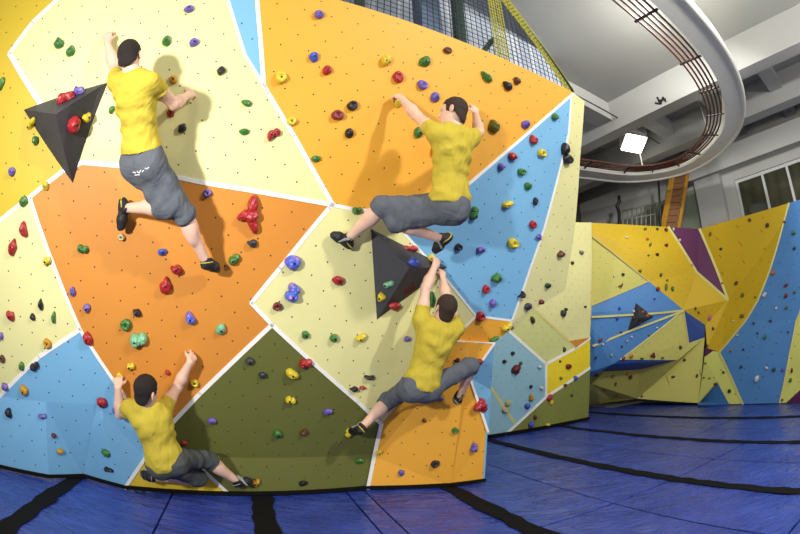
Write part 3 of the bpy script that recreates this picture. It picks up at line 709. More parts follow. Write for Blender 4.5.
SKIN = mat('skin', (222, 182, 158), .5, .06, 14., .08, 160., .4)
HAIR = mat('short_dark_hair', (34, 25, 20), .75, .3, 60., .9, 220., .4)
HAIR2 = mat('short_brown_hair', (58, 42, 31), .75, .3, 60., .9, 220., .4)
SHIRT = cloth('yellow_cotton', (190, 170, 60))
TROUS = cloth('grey_cotton', (92, 96, 102))
TROUS2 = cloth('dark_grey_cotton', (76, 80, 78))
SHOE = mat('black_suede', (34, 33, 34), .6, .2, 20., .2, 200., .4)
RUBBER = mat('black_rubber', (20, 20, 21), .45, .15, 20.)
STRAP = mat('grey_strap', (150, 150, 140), .6, .1)
LIME = mat('lime_trim', (188, 176, 70), .6, .1)
EYE = mat('eye_white', (170, 162, 154), .25, .02)
PUPIL = mat('dark_iris', (40, 28, 20), .2, .1)
def to_mesh(name, vf):
    me = bpy.data.meshes.new(name); v, f = vf
    me.vertices.add(len(v)); me.vertices.foreach_set('co', v.astype(np.float32).ravel())
    me.loops.add(len(f) * 4); me.loops.foreach_set('vertex_index', f.astype(np.int32).ravel())
    me.polygons.add(len(f)); me.polygons.foreach_set('loop_start', np.arange(0, len(f) * 4, 4, dtype=np.int32))
    me.polygons.foreach_set('loop_total', np.full(len(f), 4, np.int32))
    me.update(calc_edges=True); me.validate()
    bm = bmesh.new(); bm.from_mesh(me); bmesh.ops.recalc_face_normals(bm, faces=bm.faces); bm.to_mesh(me); bm.free()
    return me
def build_person(key, label, face, s, hemz, hair, trous, pant_end, trim, seed, strap):
    J = {k: np.array(v, float) for k, v in POSE[key].items()}
    e = empty('person', V3(J['pel'][0], J['pel'][1], min(J['la'][2], J['ra'][2]) - .05))
    tag(e, label, 'person', 'climbers in yellow shirts')
    Uu = nrm(J['neck'] - J['pel']); R = J['rs'] - J['ls']; R = nrm(R - (R @ Uu) * Uu); F = np.cross(Uu, R)
    pel, neck = J['pel'], J['neck']; sp = neck - pel; T = np.linalg.norm(sp)
    at = lambda t, f=0., r=0.: pel + sp * t + F * f + R * r
    ls, rs = J['ls'], J['rs']
    HJ = {'l': pel - R * .088 * s - Uu * .01, 'r': pel + R * .088 * s - Uu * .01}
    for sd, nm in (('l', 'lhip'), ('r', 'rhip')): HJ[sd] = .5 * HJ[sd] + .5 * J[nm]
    # torso pieces, used by body, shirt and trousers
    tor = [ell(at(.02, -.01), (R, F, Uu), (.150 * s, .104 * s, .13 * s)), ell(at(.40, .005), (R, F, Uu), (.126 * s, .090 * s, .17 * s)),
           ell(at(.70, -.005), (R, F, Uu), (.148 * s, .104 * s, .18 * s)), cone(neck - Uu * .045 + (ls - neck) * .55, neck - Uu * .045 + (rs - neck) * .55, .066 * s, .066 * s)]
    def shoulders(g=0.): return [cone(neck - Uu * .01 + (ls - neck) * .2, ls, .058 * s + g, .056 * s + g), cone(neck - Uu * .01 + (rs - neck) * .2, rs, .058 * s + g, .056 * s + g),
                                 cone(at(.78, 0, -.09 * s), ls, .07 * s + g, .058 * s + g), cone(at(.78, 0, .09 * s), rs, .07 * s + g, .058 * s + g)]
    glute = [ell(HJ[q] - F * .03 * s - Uu * .03, (R, F, Uu), (.080 * s, .074 * s, .088 * s)) for q in 'lr']
    pts = np.array(list(J.values())); lo, hi = pts.min(0) - .26, pts.max(0) + .26
    B = Field(lo, hi, .0072)
    for p in tor: B.blend(p, .05)
    for p in shoulders(): B.blend(p, .04)
    for p in glute: B.blend(p, .03, grow=-.012)
    # arms
    for sd in 'lr':
        S_, E_, W_, H_ = J[sd + 's'], J[sd + 'e'], J[sd + 'w'], J[sd + 'h']
        ua, fa = nrm(E_ - S_), nrm(W_ - E_)
        B.blend(cone(S_, S_ + (E_ - S_) * .45, .052 * s, .049 * s), .03); B.blend(cone(S_ + (E_ - S_) * .4, E_, .049 * s, .039 * s), .03)
        B.blend(cone(E_, E_ + (W_ - E_) * .35, .043 * s, .046 * s), .025); B.blend(cone(E_ + (W_ - E_) * .3, W_, .046 * s, .028 * s), .02)
        # hand: palm of four metacarpals, bent fingers that close on the hold, thumb from the side of the palm
        a = nrm(H_ - W_); p = -NW - (-NW @ a) * a
        p = nrm(p) if np.linalg.norm(p) > .15 else nrm(np.cross(a, R))
        sdv = np.cross(a, p) * (1 if sd == 'r' else -1)
        sdv = nrm(sdv)
        hs = 1.0 * s
        for q, (o_, l_, bend) in enumerate(((.030, .95, 0), (.010, 1.05, 4), (-.011, .98, 8), (-.030, .78, 12))):
            K_ = H_ + sdv * o_ * hs - a * (.004 + .006 * abs(q - 1.2)) * hs
            B.blend(cone(W_ + sdv * o_ * .55 * hs, K_, .0155 * hs, .0125 * hs), .012)
            at_ = K_
            for seg, (ln, ang, r0, r1) in enumerate(((.043, 28 + bend, .0108, .0098), (.027, 78 + bend, .0098, .0090), (.022, 112 + bend, .009, .0078))):
                t_ = math.radians(ang); d_ = nrm(a * math.cos(t_) + p * math.sin(t_) + sdv * (.10 * (1.3 - q)) * (1 if seg == 0 else 0))
                nx_ = at_ + d_ * ln * l_ * hs
                B.blend(cone(at_, nx_, r0 * hs, r1 * hs), .005); at_ = nx_
        t0 = W_ + a * .02 + sdv * .022 * hs; t1 = t0 + nrm(a * .62 + sdv * .62 + p * .45) * .045 * hs
        t2 = t1 + nrm(a * .8 + sdv * .25 + p * .6) * .034 * hs; t3 = t2 + nrm(a * .8 - sdv * .1 + p * .75) * .026 * hs
        B.blend(cone(t0, t1, .017 * hs, .013 * hs), .012); B.blend(cone(t1, t2, .0125 * hs, .0115 * hs), .005); B.blend(cone(t2, t3, .0115 * hs, .009 * hs), .005)
    # legs
    calf = {}
    for sd in 'lr':
        H_, K_, A_ = HJ[sd], J[sd + 'k'], J[sd + 'a']
        B.blend(cone(H_, K_, .074 * s, .054 * s), .03); th, sh = nrm(K_ - H_), nrm(A_ - K_)
        back = -th + (th @ sh) * sh; back = nrm(back) if np.linalg.norm(back) > .2 else -F
        B.blend(cone(K_, K_ + (A_ - K_) * .3, .053 * s, .054 * s), .03); B.blend(cone(K_ + (A_ - K_) * .25, A_, .053 * s, .034 * s), .03)
        B.blend(ell(K_ + (A_ - K_) * .3 + back * .014 * s, (sh, back, np.cross(sh, back)), (.12 * s, .05 * s, .052 * s)), .025)
    # neck and head
    hd = J['head']; f = nrm(face); hu = nrm(hd - neck) * .6 + ZU * .4; hu = nrm(hu - (hu @ f) * f); hr = np.cross(f, hu)
    hc = hd - hu * .02
    B.blend(cone(neck - Uu * .02, hd - hu * .06 - f * .015, .060 * s, .054 * s), .03)
    ax = (hr, f, hu); hk = 1.02 * s
    B.blend(ell(hc + hu * .02 * hk - f * .012 * hk, ax, (.075 * hk, .093 * hk, .088 * hk)), .03)                       # skull
    B.blend(ell(hc + f * .028 * hk - hu * .055 * hk, ax, (.056 * hk, .062 * hk, .066 * hk)), .03)                      # jaw and cheeks
    B.blend(ell(hc + f * .068 * hk - hu * .098 * hk, ax, (.025 * hk, .02 * hk, .017 * hk)), .018)                      # chin
    B.blend(ell(hc + f * .074 * hk + hu * .022 * hk, ax, (.05 * hk, .013 * hk, .012 * hk)), .015)                      # brow
    B.blend(cone(hc + f * .082 * hk + hu * .008 * hk, hc + f * .106 * hk - hu * .036 * hk, .008 * hk, .0125 * hk), .010)   # nose
    for sg in (-1, 1):
        B.blend(ell(hc + f * .094 * hk - hu * .037 * hk + hr * sg * .012 * hk, ax, (.009 * hk, .01 * hk, .008 * hk)), .006)
        B.blend(ell(hc + f * .088 * hk + hu * .002 * hk + hr * sg * .031 * hk, ax, (.017 * hk, .012 * hk, .011 * hk)), 0, 's')
        ec = hc + hr * sg * .082 * hk - f * .018 * hk - hu * .018 * hk
        B.blend(ell(ec, (nrm(hr * sg + f * .6), nrm(f - hr * sg * .6), hu), (.0095 * hk, .023 * hk, .034 * hk)), .008)
        B.blend(ell(ec + hr * sg * .009 * hk + f * .004 * hk, (hr, f, hu), (.005 * hk, .010 * hk, .017 * hk)), 0, 's')
    B.blend(ell(hc + f * .086 * hk - hu * .062 * hk, ax, (.024 * hk, .012 * hk, .006 * hk)), .006)                     # lips
    B.blend(ell(hc + f * .084 * hk - hu * .073 * hk, ax, (.021 * hk, .012 * hk, .007 * hk)), .006)
    B.blend(ell(hc + f * .100 * hk - hu * .0675 * hk, ax, (.024 * hk, .006 * hk, .0018 * hk)), 0, 's')
    # feet inside the shoes
    feet = {}
    for sd in 'lr':
        K_, A_, T_ = J[sd + 'k'], J[sd + 'a'], J[sd + 't']; sh = nrm(A_ - K_)
        base = A_ + sh * .05 * s; fd = nrm(T_ - base); up = -sh - (-sh @ fd) * fd; up = nrm(up) if np.linalg.norm(up) > .2 else nrm(np.cross(fd, R))
        feet[sd] = (A_, base, fd, up, T_); B.blend(cone(A_, base + up * .012 + fd * .02, .034 * s, .03 * s), .01); B.blend(cone(base + up * .012, T_ - fd * .04 + up * .006, .028, .02), .01)
    part('body', to_mesh('body', B.mesh(2)), SKIN, e, smooth=True)
    # eyes
    for sg in (-1, 1):
        c = hc + f * .0745 * hk + hu * .002 * hk + hr * sg * .031 * hk
        for nm, cc, r_, mt_ in (('eye', c, .0118 * hk, EYE), ('iris', c + f * .0075 * hk, .0062 * hk, PUPIL)):
            bm = bmesh.new(); bmesh.ops.create_icosphere(bm, subdivisions=3, radius=r_, matrix=Matrix.Translation(Vector(cc)))
            o = part(nm, from_bm(nm, bm), mt_, e, smooth=True)
            if nm == 'eye': eye_o = o
            else:
                o.parent = eye_o; o.matrix_parent_inverse = Matrix.Identity(4)
    # hair: a close cap, cut along the hairline
    Hh = Field(hc - .16, hc + .16, .0058)
    Hh.blend(wrinkle(ell(hc + hu * .022 * hk - f * .016 * hk, ax, (.084 * hk, .101 * hk, .097 * hk)), .0022, 120., seed, [nrm((1, .3, .5)), nrm((-.3, 1, .4)), nrm((.2, -.5, 1))]), 0)
    Hh.blend(ell(hc - f * .058 * hk - hu * .055 * hk, ax, (.068 * hk, .042 * hk, .062 * hk)), .02)
    for sg in (-1, 1): Hh.blend(ell(hc + hr * sg * .088 * hk - f * .016 * hk - hu * .020 * hk, ax, (.022 * hk, .027 * hk, .040 * hk)), 0, 's')
    g = Hh.grid(); q = [sum((g[i] - hc[i]) * a_[i] for i in range(3)) / hk for a_ in ax]
    lin_ = np.where(q[1] > .012, .012 + (q[1] - .012) * .75, np.where(q[1] > -.03, -.032, -.032 + (q[1] + .03) * 1.35))
    lin_ = np.where((q[1] > .012) & (q[1] < .035) & (np.abs(q[0]) > .05), -.03, lin_)
    Hh.a = np.maximum(Hh.a, (lin_ - q[2]) * .8 * hk)
    part('hair', to_mesh('hair', Hh.mesh(1)), hair, e, smooth=True)
    # t-shirt
    dirs = [nrm(Uu * 1. + R * .5), nrm(Uu * .9 - R * .7 + F * .3), nrm(Uu + F * .6)]
    hem = pel + Uu * hemz * s
    Sf = Field(np.minimum.reduce([pel, neck, ls, rs]) - .24, np.maximum.reduce([pel, neck, ls, rs]) + .24, .0066)
    for i, p_ in enumerate(tor): Sf.blend(wrinkle(p_, .0125, 44., seed + i, dirs), .05, grow=.017 if i != 0 else .020)
    for i, p_ in enumerate(shoulders()): Sf.blend(p_, .035, grow=.008)
    Sf.blend(ell(at(.14, -.012), (R, F, Uu), (.146 * s, .112 * s, .16 * s)), .05)
    slv = []
    for sd in 'lr':
        S_, E_ = J[sd + 's'], J[sd + 'e']; en = S_ + (E_ - S_) * .42; d_ = nrm(E_ - S_)
        Sf.blend(clipped(wrinkle(cone(S_, en + d_ * .07, .060 * s, .067 * s), .005, 70., seed + 9, [d_, nrm(d_ + F)]), en, d_), .03)
        slv.append((en, d_))
    g = Sf.grid()
    def half(p, n): return sum((g[i] - p[i]) * n[i] for i in range(3))
    for en, d_ in slv: Sf.blend(cone(en - d_ * .045, en + d_ * .03, .050 * s, .060 * s), 0, 's')
    wav = .003 * np.sin(half(pel, R) * 30 + seed)
    Sf.a = np.maximum(Sf.a, -half(hem, Uu) + wav)
    Sf.blend(ell(hem - Uu * .03 * s - F * .005, (R, F, Uu), (.148 * s, .112 * s, .06 * s)), 0, 's')
    Sf.blend(cone(neck + Uu * .006 + F * .006, neck + Uu * .2 + F * .03, .062 * s, .085 * s), 0, 's')
    part('t_shirt', to_mesh('t_shirt', Sf.mesh(1)), SHIRT, e, smooth=True)
    # trousers, rolled below the knee
    lp = [pel, HJ['l'], HJ['r'], J['lk'], J['rk'], J['la'], J['ra']]
    Tf = Field(np.minimum.reduce(lp) - .2, np.maximum.reduce(lp) + .2, .0072)
    Tf.blend(clipped(tor[0], pel + Uu * .06 * s, Uu), .03, grow=.004)
    for p_ in glute: Tf.blend(clipped(wrinkle(p_, .004, 60., seed + 3, [nrm(R + Uu), nrm(Uu)]), hem + Uu * .03, Uu), .08, grow=.010)
    cuffs = []
    for sd in 'lr':
        H_, K_, A_ = HJ[sd], J[sd + 'k'], J[sd + 'a']; th, sh = nrm(K_ - H_), nrm(A_ - K_)
        en = K_ + (A_ - K_) * pant_end[sd]
        Tf.blend(wrinkle(cone(H_, K_, .090 * s, .076 * s), .011, 46., seed + 5, [nrm(th + R), nrm(th * .7 - F), nrm(th + Uu * .4)]), .07)
        Tf.blend(clipped(wrinkle(cone(K_, en + sh * .05, .078 * s, .078 * s), .009, 60., seed + 6, [sh, nrm(sh + R)]), en, sh), .03)
        cuffs.append((en, sh))
    Tf.blend(ell(hem + Uu * .155 * s, (R, F, Uu), (.152 * s, .116 * s, .14 * s)), 0, 's')
    for en, sh in cuffs:
        Tf.blend(cone(en - sh * .03, en + sh * .02, .060 * s, .066 * s), 0, 's')
    tr_o = part('trousers', to_mesh('trousers', Tf.mesh(1)), trous, e, smooth=True)
    # shoes
    for sd in 'lr':
        A_, base, fd, up, T_ = feet[sd]; sdv = np.cross(fd, up)
        hl = base - fd * .042 * s; mid = base + (T_ - base) * .5
        Fd = Field(np.minimum(hl, T_) - .11, np.maximum(hl, T_) + .11, .0052)
        sole = base - up * .012
        for p_ in (cone(hl + up * .018, mid + up * .018, .036 * s, .036 * s), cone(mid + up * .012 + sdv * .008, T_ - fd * .03 + up * .002, .038 * s, .028 * s), cone(mid + up * .012 - sdv * .008, T_ - fd * .035 + up * .002, .036 * s, .026 * s),
                   cone(base + up * .03 - fd * .01, A_ + up * .016, .040 * s, .044 * s)): Fd.blend(p_, .02)
        g = Fd.grid(); hgt = sum((g[i] - sole[i]) * up[i] for i in range(3)); raw = Fd.a.copy()
        Fd.a = np.maximum(raw, -(hgt + .004)); Fd.a = np.maximum(Fd.a, hgt - .088)
        # foot opening
        Fd.blend(cone(A_ + up * .0, A_ + up * .12, .036 * s, .046 * s), 0, 's')
        sh_o = part('shoe', to_mesh('shoe', Fd.mesh(1)), SHOE, e, smooth=True)
        Fd.a = np.maximum(np.maximum(raw - .0035, hgt - .008), -(hgt + .012))
        so = part('sole', to_mesh('sole', Fd.mesh(1)), RUBBER, e, smooth=True)
        Fd.a = np.maximum(np.abs(raw - .002) - .0035, np.maximum(np.abs(sum((g[i] - (base + fd * .055)[i]) * nrm(fd + up * .5)[i] for i in range(3))) - .010, -(hgt - .012)))
        st = part('strap', to_mesh('strap', Fd.mesh(1)), strap, e, smooth=True)
        Fd.a = np.maximum(np.abs(raw - .0015) - .003, np.maximum(np.abs(sum((g[i] - (hl + up * .03)[i]) * nrm(up - fd * .3)[i] for i in range(3))) - .006, -(-sum((g[i] - base[i]) * fd[i] for i in range(3)))))
        tr2 = part('heel_trim', to_mesh('heel_trim', Fd.mesh(1)), trim, e, smooth=True)
        for o in (so, st, tr2):
            o.parent = sh_o; o.matrix_parent_inverse = Matrix.Identity(4)
    return e
POSE = {
    'A': dict(head=(-1.743, 1.86, 3.036), neck=(-1.683, 1.91, 2.892), ls=(-1.854, 1.953, 2.891), le=(-2.011, 2.019, 3.108), lw=(-2.131, 1.956, 3.316), lh=(-2.153, 1.94, 3.396), rs=(-1.533, 1.939, 2.809), re=(-1.489, 2.212, 2.809), rw=(-1.5, 2.37, 2.975), rh=(-1.484, 2.411, 3.034), pel=(-1.667, 2.255, 2.445), lhip=(-1.756, 2.304, 2.439), rhip=(-1.588, 2.25, 2.407), lk=(-1.527, 2.451, 2.167), la=(-1.914, 2.502, 2.196), lt=(-1.964, 2.554, 2.045), rk=(-1.431, 2.546, 2.154), ra=(-1.354, 2.831, 1.887), rt=(-1.307, 2.972, 1.86)),
    'B': dict(head=(0.386, 2.844, 3.073), neck=(0.38, 2.858, 2.913), ls=(0.249, 2.806, 2.828), le=(0.119, 2.922, 3.05), lw=(0.005, 2.999, 3.259), lh=(-0.035, 3.036, 3.324), rs=(0.53, 2.973, 2.896), re=(0.636, 3.173, 3.068), rw=(0.637, 3.269, 3.304), rh=(0.642, 3.29, 3.392), pel=(0.35, 3.028, 2.381), lhip=(0.337, 3.115, 2.389), rhip=(0.349, 2.958, 2.317), lk=(-0.143, 3.093, 2.368), la=(-0.403, 3.31, 2.183), lt=(-0.531, 3.264, 2.218), rk=(-0.032, 3.127, 2.263), ra=(0.315, 3.316, 2.191), rt=(0.261, 3.439, 2.117)),
    'C': dict(head=(0.372, 3.56, 1.71), neck=(0.326, 3.591, 1.551), ls=(0.17, 3.546, 1.587), le=(0.211, 3.562, 1.857), lw=(0.29, 3.671, 2.046), lh=(0.314, 3.693, 2.111), rs=(0.467, 3.677, 1.525), re=(0.379, 3.619, 1.784), rw=(0.364, 3.748, 1.967), rh=(0.363, 3.774, 2.034), pel=(0.171, 3.679, 1.054), lhip=(0.104, 3.638, 1.039), rhip=(0.248, 3.737, 1.05), lk=(-0.096, 3.964, 0.902), la=(-0.318, 3.79, 0.677), lt=(-0.422, 3.887, 0.632), rk=(0.605, 3.819, 1.214), ra=(0.561, 4.059, 0.955), rt=(0.533, 4.118, 0.877)),
    'D': dict(head=(-1.749, 2.753, 0.979), neck=(-1.794, 2.823, 0.848), ls=(-1.976, 2.853, 0.791), le=(-2.187, 3.003, 0.702), lw=(-2.138, 2.912, 0.928), lh=(-2.164, 2.947, 0.995), rs=(-1.731, 2.958, 0.794), re=(-1.699, 3.149, 0.981), rw=(-1.564, 3.092, 1.179), rh=(-1.561, 3.153, 1.235), pel=(-1.741, 2.994, 0.397), lhip=(-1.814, 3.035, 0.36), rhip=(-1.665, 2.994, 0.45), lk=(-1.645, 3.363, 0.192), la=(-2.002, 3.179, 0.175), lt=(-2.14, 3.231, 0.172), rk=(-1.534, 3.369, 0.368), ra=(-1.364, 3.566, 0.159), rt=(-1.239, 3.632, 0.159)),
}
FA = M
pA = build_person('A', 'person climbing highest on the cream panel, back turned, one foot on the deep orange panel', M * .9 + U * .2 + ZU * .25, .98, .055, HAIR, TROUS, dict(l=.20, r=.14), LIME, 3, SHOE)
build_person('B', 'person on the yellow-orange panel, knees raised as if seated, head turned in profile', -U * .64 + M * .75 + ZU * .12, .98, .0, HAIR2, TROUS, dict(l=.10, r=.10), LIME, 5, STRAP)
build_person('C', 'person hanging beneath the middle black volume, both hands together above the head', M * .8 + U * .05 + ZU * .45, .96, -.01, HAIR2, TROUS, dict(l=.2, r=.12), LIME, 7, STRAP)
build_person('D', 'person crouching lowest over the yellow foot panel, just above the blue mats', M * .72 + U * .62 + ZU * .2, .98, -.045, HAIR, TROUS2, dict(l=.12, r=.16), STRAP, 9, STRAP)

# ------------------------------------------------------------------ floor and mats
def struct(name, me, material): 
    o = link(name, me, material); o['kind'] = 'structure'; return o
CONC = mat('grey_concrete', (150, 150, 146), .8, .06, 2., .15, 30.)
FLOOR = mat('dark_floor', (52, 52, 56), .8, .1)
g = Geo(); g.box((3, 5, -.36), (V3(1, 0, 0), V3(0, 1, 0), ZU), (11, 12, .05)); struct('floor', g.mesh('floor'), FLOOR)
def vinyl():
    mt, nt, b = new_mat('blue_vinyl')
    tc = N(nt, 'ShaderNodeTexCoord'); nz = N(nt, 'ShaderNodeTexNoise'); nz.inputs['Scale'].default_value = 2.2; nz.inputs['Detail'].default_value = 5
    L(nt, tc.outputs['Object'], nz.inputs['Vector'])
    rp_ = N(nt, 'ShaderNodeValToRGB'); L(nt, nz.outputs['Fac'], rp_.inputs[0])
    rp_.color_ramp.elements[0].position = .3; rp_.color_ramp.elements[1].position = .75
    rp_.color_ramp.elements[0].color = (*lin((42, 60, 146)), 1); rp_.color_ramp.elements[1].color = (*lin((60, 82, 172)), 1)
    L(nt, rp_.outputs['Color'], b.inputs['Base Color'])
    b.inputs['Roughness'].default_value = .24; b.inputs['Specular IOR Level'].default_value = .5
    mp = N(nt, 'ShaderNodeMapping'); mp.inputs['Rotation'].default_value = (0, 0, math.radians(8)); mp.inputs['Scale'].default_value = (.7, 2.0, 1)
    L(nt, tc.outputs['Object'], mp.inputs['Vector'])
    n1 = N(nt, 'ShaderNodeTexNoise'); n1.inputs['Scale'].default_value = 2.4; n1.inputs['Detail'].default_value = 3; n1.inputs['Distortion'].default_value = 1.2
    L(nt, mp.outputs['Vector'], n1.inputs['Vector'])
    n3 = N(nt, 'ShaderNodeTexNoise'); n3.inputs['Scale'].default_value = 9.; n3.inputs['Detail'].default_value = 2; L(nt, tc.outputs['Object'], n3.inputs['Vector'])
    n4 = N(nt, 'ShaderNodeTexNoise'); n4.inputs['Scale'].default_value = 3.1; n4.inputs['Detail'].default_value = 2; n4.inputs['Distortion'].default_value = 2.2; L(nt, mp.outputs['Vector'], n4.inputs['Vector'])
    ridge = mathn(nt, 'POWER', mathn(nt, 'SUBTRACT', 1., mathn(nt, 'MULTIPLY', mathn(nt, 'ABSOLUTE', mathn(nt, 'SUBTRACT', n4.outputs['Fac'], .5)), 6.)), 3.)
    sm = mathn(nt, 'ADD', mathn(nt, 'ADD', n1.outputs['Fac'], mathn(nt, 'MULTIPLY', ridge, .16)), mathn(nt, 'MULTIPLY', n3.outputs['Fac'], .2))
    bp = N(nt, 'ShaderNodeBump'); bp.inputs['Strength'].default_value = .75; bp.inputs['Distance'].default_value = .05
    L(nt, sm, bp.inputs['Height']); L(nt, bp.outputs['Normal'], b.inputs['Normal'])
    return mt
VINYL = vinyl(); WEB = mat('black_webbing', (9, 9, 10), .9, .2, 30., .3, 120., .2)
SA = math.radians(19.49)
SN, ST = V3(math.cos(SA), math.sin(SA), 0), V3(-math.sin(SA), math.cos(SA), 0)   # across and along the mats
def mat_piece(n0, n1, s0, s1, label):
    gp = .009; r = .006; top = -.014
    nu, ns = max(2, int((n1 - n0) / .09)), max(2, int((s1 - s0) / .16))
    rq = random.Random(int(n0 * 100) * 31 + int(s0 * 10))
    vv = []; fz = []
    ph = [rq.uniform(0, 6) for _ in range(4)]
    for j in range(ns + 1):
        for i in range(nu + 1):
            a, b_ = n0 + gp + (n1 - n0 - 2 * gp) * i / nu, s0 + gp + (s1 - s0 - 2 * gp) * j / ns
            ed = min(i, nu - i, 1) * min(j, ns - j, 1)
            z = top - (0 if ed else r) - .004 * (1 + math.sin(a * 9 + ph[0] + 2 * math.sin(b_ * 2.1 + ph[1])) * math.sin(b_ * 5 + ph[2])) * ed
            vv.append(a * SN + b_ * ST + ZU * z)
    W_ = nu + 1
    for j in range(ns):
        for i in range(nu): fz.append((j * W_ + i, j * W_ + i + 1, (j + 1) * W_ + i + 1, (j + 1) * W_ + i))
    rim = [i for i in range(W_)] + [j * W_ + nu for j in range(1, ns + 1)] + [ns * W_ + i for i in range(nu - 1, -1, -1)] + [j * W_ for j in range(ns - 1, 0, -1)]
    b0 = len(vv); vv += [np.array((vv[i][0], vv[i][1], -.30)) for i in rim]; n_ = len(rim); t0_ = len(vv); vv += [vv[i].copy() for i in rim]
    for k in range(n_): fz.append((t0_ + (k + 1) % n_, t0_ + k, b0 + k, b0 + (k + 1) % n_))
    fz.append(tuple(b0 + k for k in range(n_)))
    me = mesh('crash_mat', vv, fz); o = link('crash_mat', me, VINYL, None, True)
    tag(o, label, 'mat', 'blue crash mats'); return o
SEAMS = [(-4.4, 'end'), (-3.2, 't'), (-1.66, 'w'), (-.69, 't'), (.115, 'w'), (.92, 't'), (1.10, 't'), (1.9, 'w'), (2.78, 't'), (3.664, 'w'), (4.548, 't'), (5.43, 'w'), (6.31, 't'), (7.2, 'w'), (8.08, 't'), (8.97, 'w'), (9.6, 'end')]
WHO = ['beyond the frame edge', 'in the corner beyond the broad black strip, below the folded blue panel', 'under the folded blue foot panel', 'below the crouching climber', 'under the olive green panel', 'as a narrow strip below the white joint of green and orange', 'below the orange block', 'at the corner of the orange block',
       'just past the orange block', 'running to the steel blue panel', 'before the recessed green panel', 'past the end of the recessed wall', 'midway to the far wall', 'nearer the far wall', 'in front of the forked cream panel', 'along the foot of the far wall', 'hard against the far corner']
for i in range(len(SEAMS) - 1):
    n0, n1 = SEAMS[i][0], SEAMS[i + 1][0]
    if i in (0,): continue
    if i < 7: cuts = [.9, 4.6]
    elif i < 11: cuts = [-1.6, .85, 2.52, 4.15, 5.8, 8.4]
    else: cuts = [-.8, 3.6, 8.4] if i < 14 else [-2.3, 2.8, 7.6]
    for k in range(len(cuts) - 1):
        lb = 'blue vinyl mat ' + WHO[i]
        if len(cuts) > 2: lb += ', ' + (['nearest of that strip', 'second of that strip', 'third of that strip', 'fourth of that strip', 'furthest of that strip'][k] if len(cuts) > 3 else ['nearer of the pair', 'further of the pair'][k])
        mat_piece(n0, n1, cuts[k], cuts[k + 1], lb)
def web(n, s0, s1, w, label, z=-.009):
    rq = random.Random(int(n * 77)); k = int((s1 - s0) / .12); v = []; f = []
    for i in range(k + 1):
        s_ = s0 + (s1 - s0) * i / k
        for sg in (-1, 1):
            v.append((n + sg * (w + rq.uniform(-.02, .02))) * SN + s_ * ST + ZU * (z + rq.uniform(0, .004)))
    v2 = [p - ZU * .003 for p in v]
    b = len(v)
    for i in range(k):
        a = 2 * i; f += [(a, a + 1, a + 3, a + 2), (b + a, b + a + 2, b + a + 3, b + a + 1), (a, a + 2, b + a + 2, b + a), (a + 1, b + a + 1, b + a + 3, a + 3)]
    f += [(0, b, b + 1, 1), (2 * k, 2 * k + 1, b + 2 * k + 1, b + 2 * k)]
    o = link('joint_cover', mesh('joint_cover', v + v2, f), WEB); tag(o, label, 'mat joint cover', 'black mat joint covers')
for n, s0, s1, w, lb in [(-1.66, .9, 4.25, .085, 'broad black fabric strip between mats before the folded blue foot panel'), (.115, .9, 4.2, .095, 'broad black fabric strip between mats below the olive green panel'), (1.9, -.5, 4.0, .085, 'black fabric strip running out from under the orange block'),
                         (3.664, -1.5, 6.2, .075, 'black fabric strip leading to the steel blue recessed panel'), (5.43, -1.5, 6.5, .07, 'black fabric strip ending at the recessed green panel'), (7.2, -.75, 8.2, .075, 'black fabric strip crossing in front of the far wall'), (8.97, -2.2, 7.4, .06, 'black fabric strip closest to the far wall')]:
    web(n, s0, s1, w, lb)
# black strips that paint the shaded gap where the walls meet the mats
def gap_strip(name, pts, h=.035):
    g = Geo()
    for a, b in zip(pts[:-1], pts[1:]): g.bar(np.array(a) + ZU * h / 2, np.array(b) + ZU * h / 2, .03, h=h)
    struct(name, g.mesh(name), WEB)
gap_strip('gap_shade_main', [UDZ(ULEFT, 3.845, 0), UDZ(-1.9, 3.845, 0), UDZ(-1.37, 3.865, 0), UDZ(-1.06, 4.08, 0), UDZ(-.62, 3.885, 0), UDZ(1.655, 3.885, 0), UDZ(2.42, 3.605, 0), UDZ(2.79, 3.54, 0)], .03)
gap_strip('gap_shade_recess', [rp((487, 437)) * V3(1, 1, 0) - M * .03, rp((588.2, 420.5)) * V3(1, 1, 0) - M * .03], .05)

# ------------------------------------------------------------------ the hall
PLAST = mat('white_plaster', (180, 180, 175), .8, .05, 1.4, .1, 20.)
PLAST2 = mat('grey_green_plaster', (120, 128, 112), .8, .07, 1.4, .1, 20.)
DIM = mat('old_grey_plaster', (92, 88, 74), .85, .12, 1.6, .15, 12.)
CEIL = mat('ceiling_paint', (148, 148, 143), .8, .05, 1.2, .1, 14.)
BEAM = mat('beam_paint', (164, 164, 160), .75, .05, 1.6, .1, 14.)
UW, DB = 10.9, 8.7       # side wall and back wall of the hall
CZ = 6.6
XY = (U, M, ZU)
def ubox(name, u0, u1, d0, d1, z0, z1, material):
    g = Geo(); g.box(UDZ((u0 + u1) / 2, (d0 + d1) / 2, (z0 + z1) / 2), XY, ((u1 - u0) / 2, (d1 - d0) / 2, (z1 - z0) / 2)); return struct(name, g.mesh(name), material)
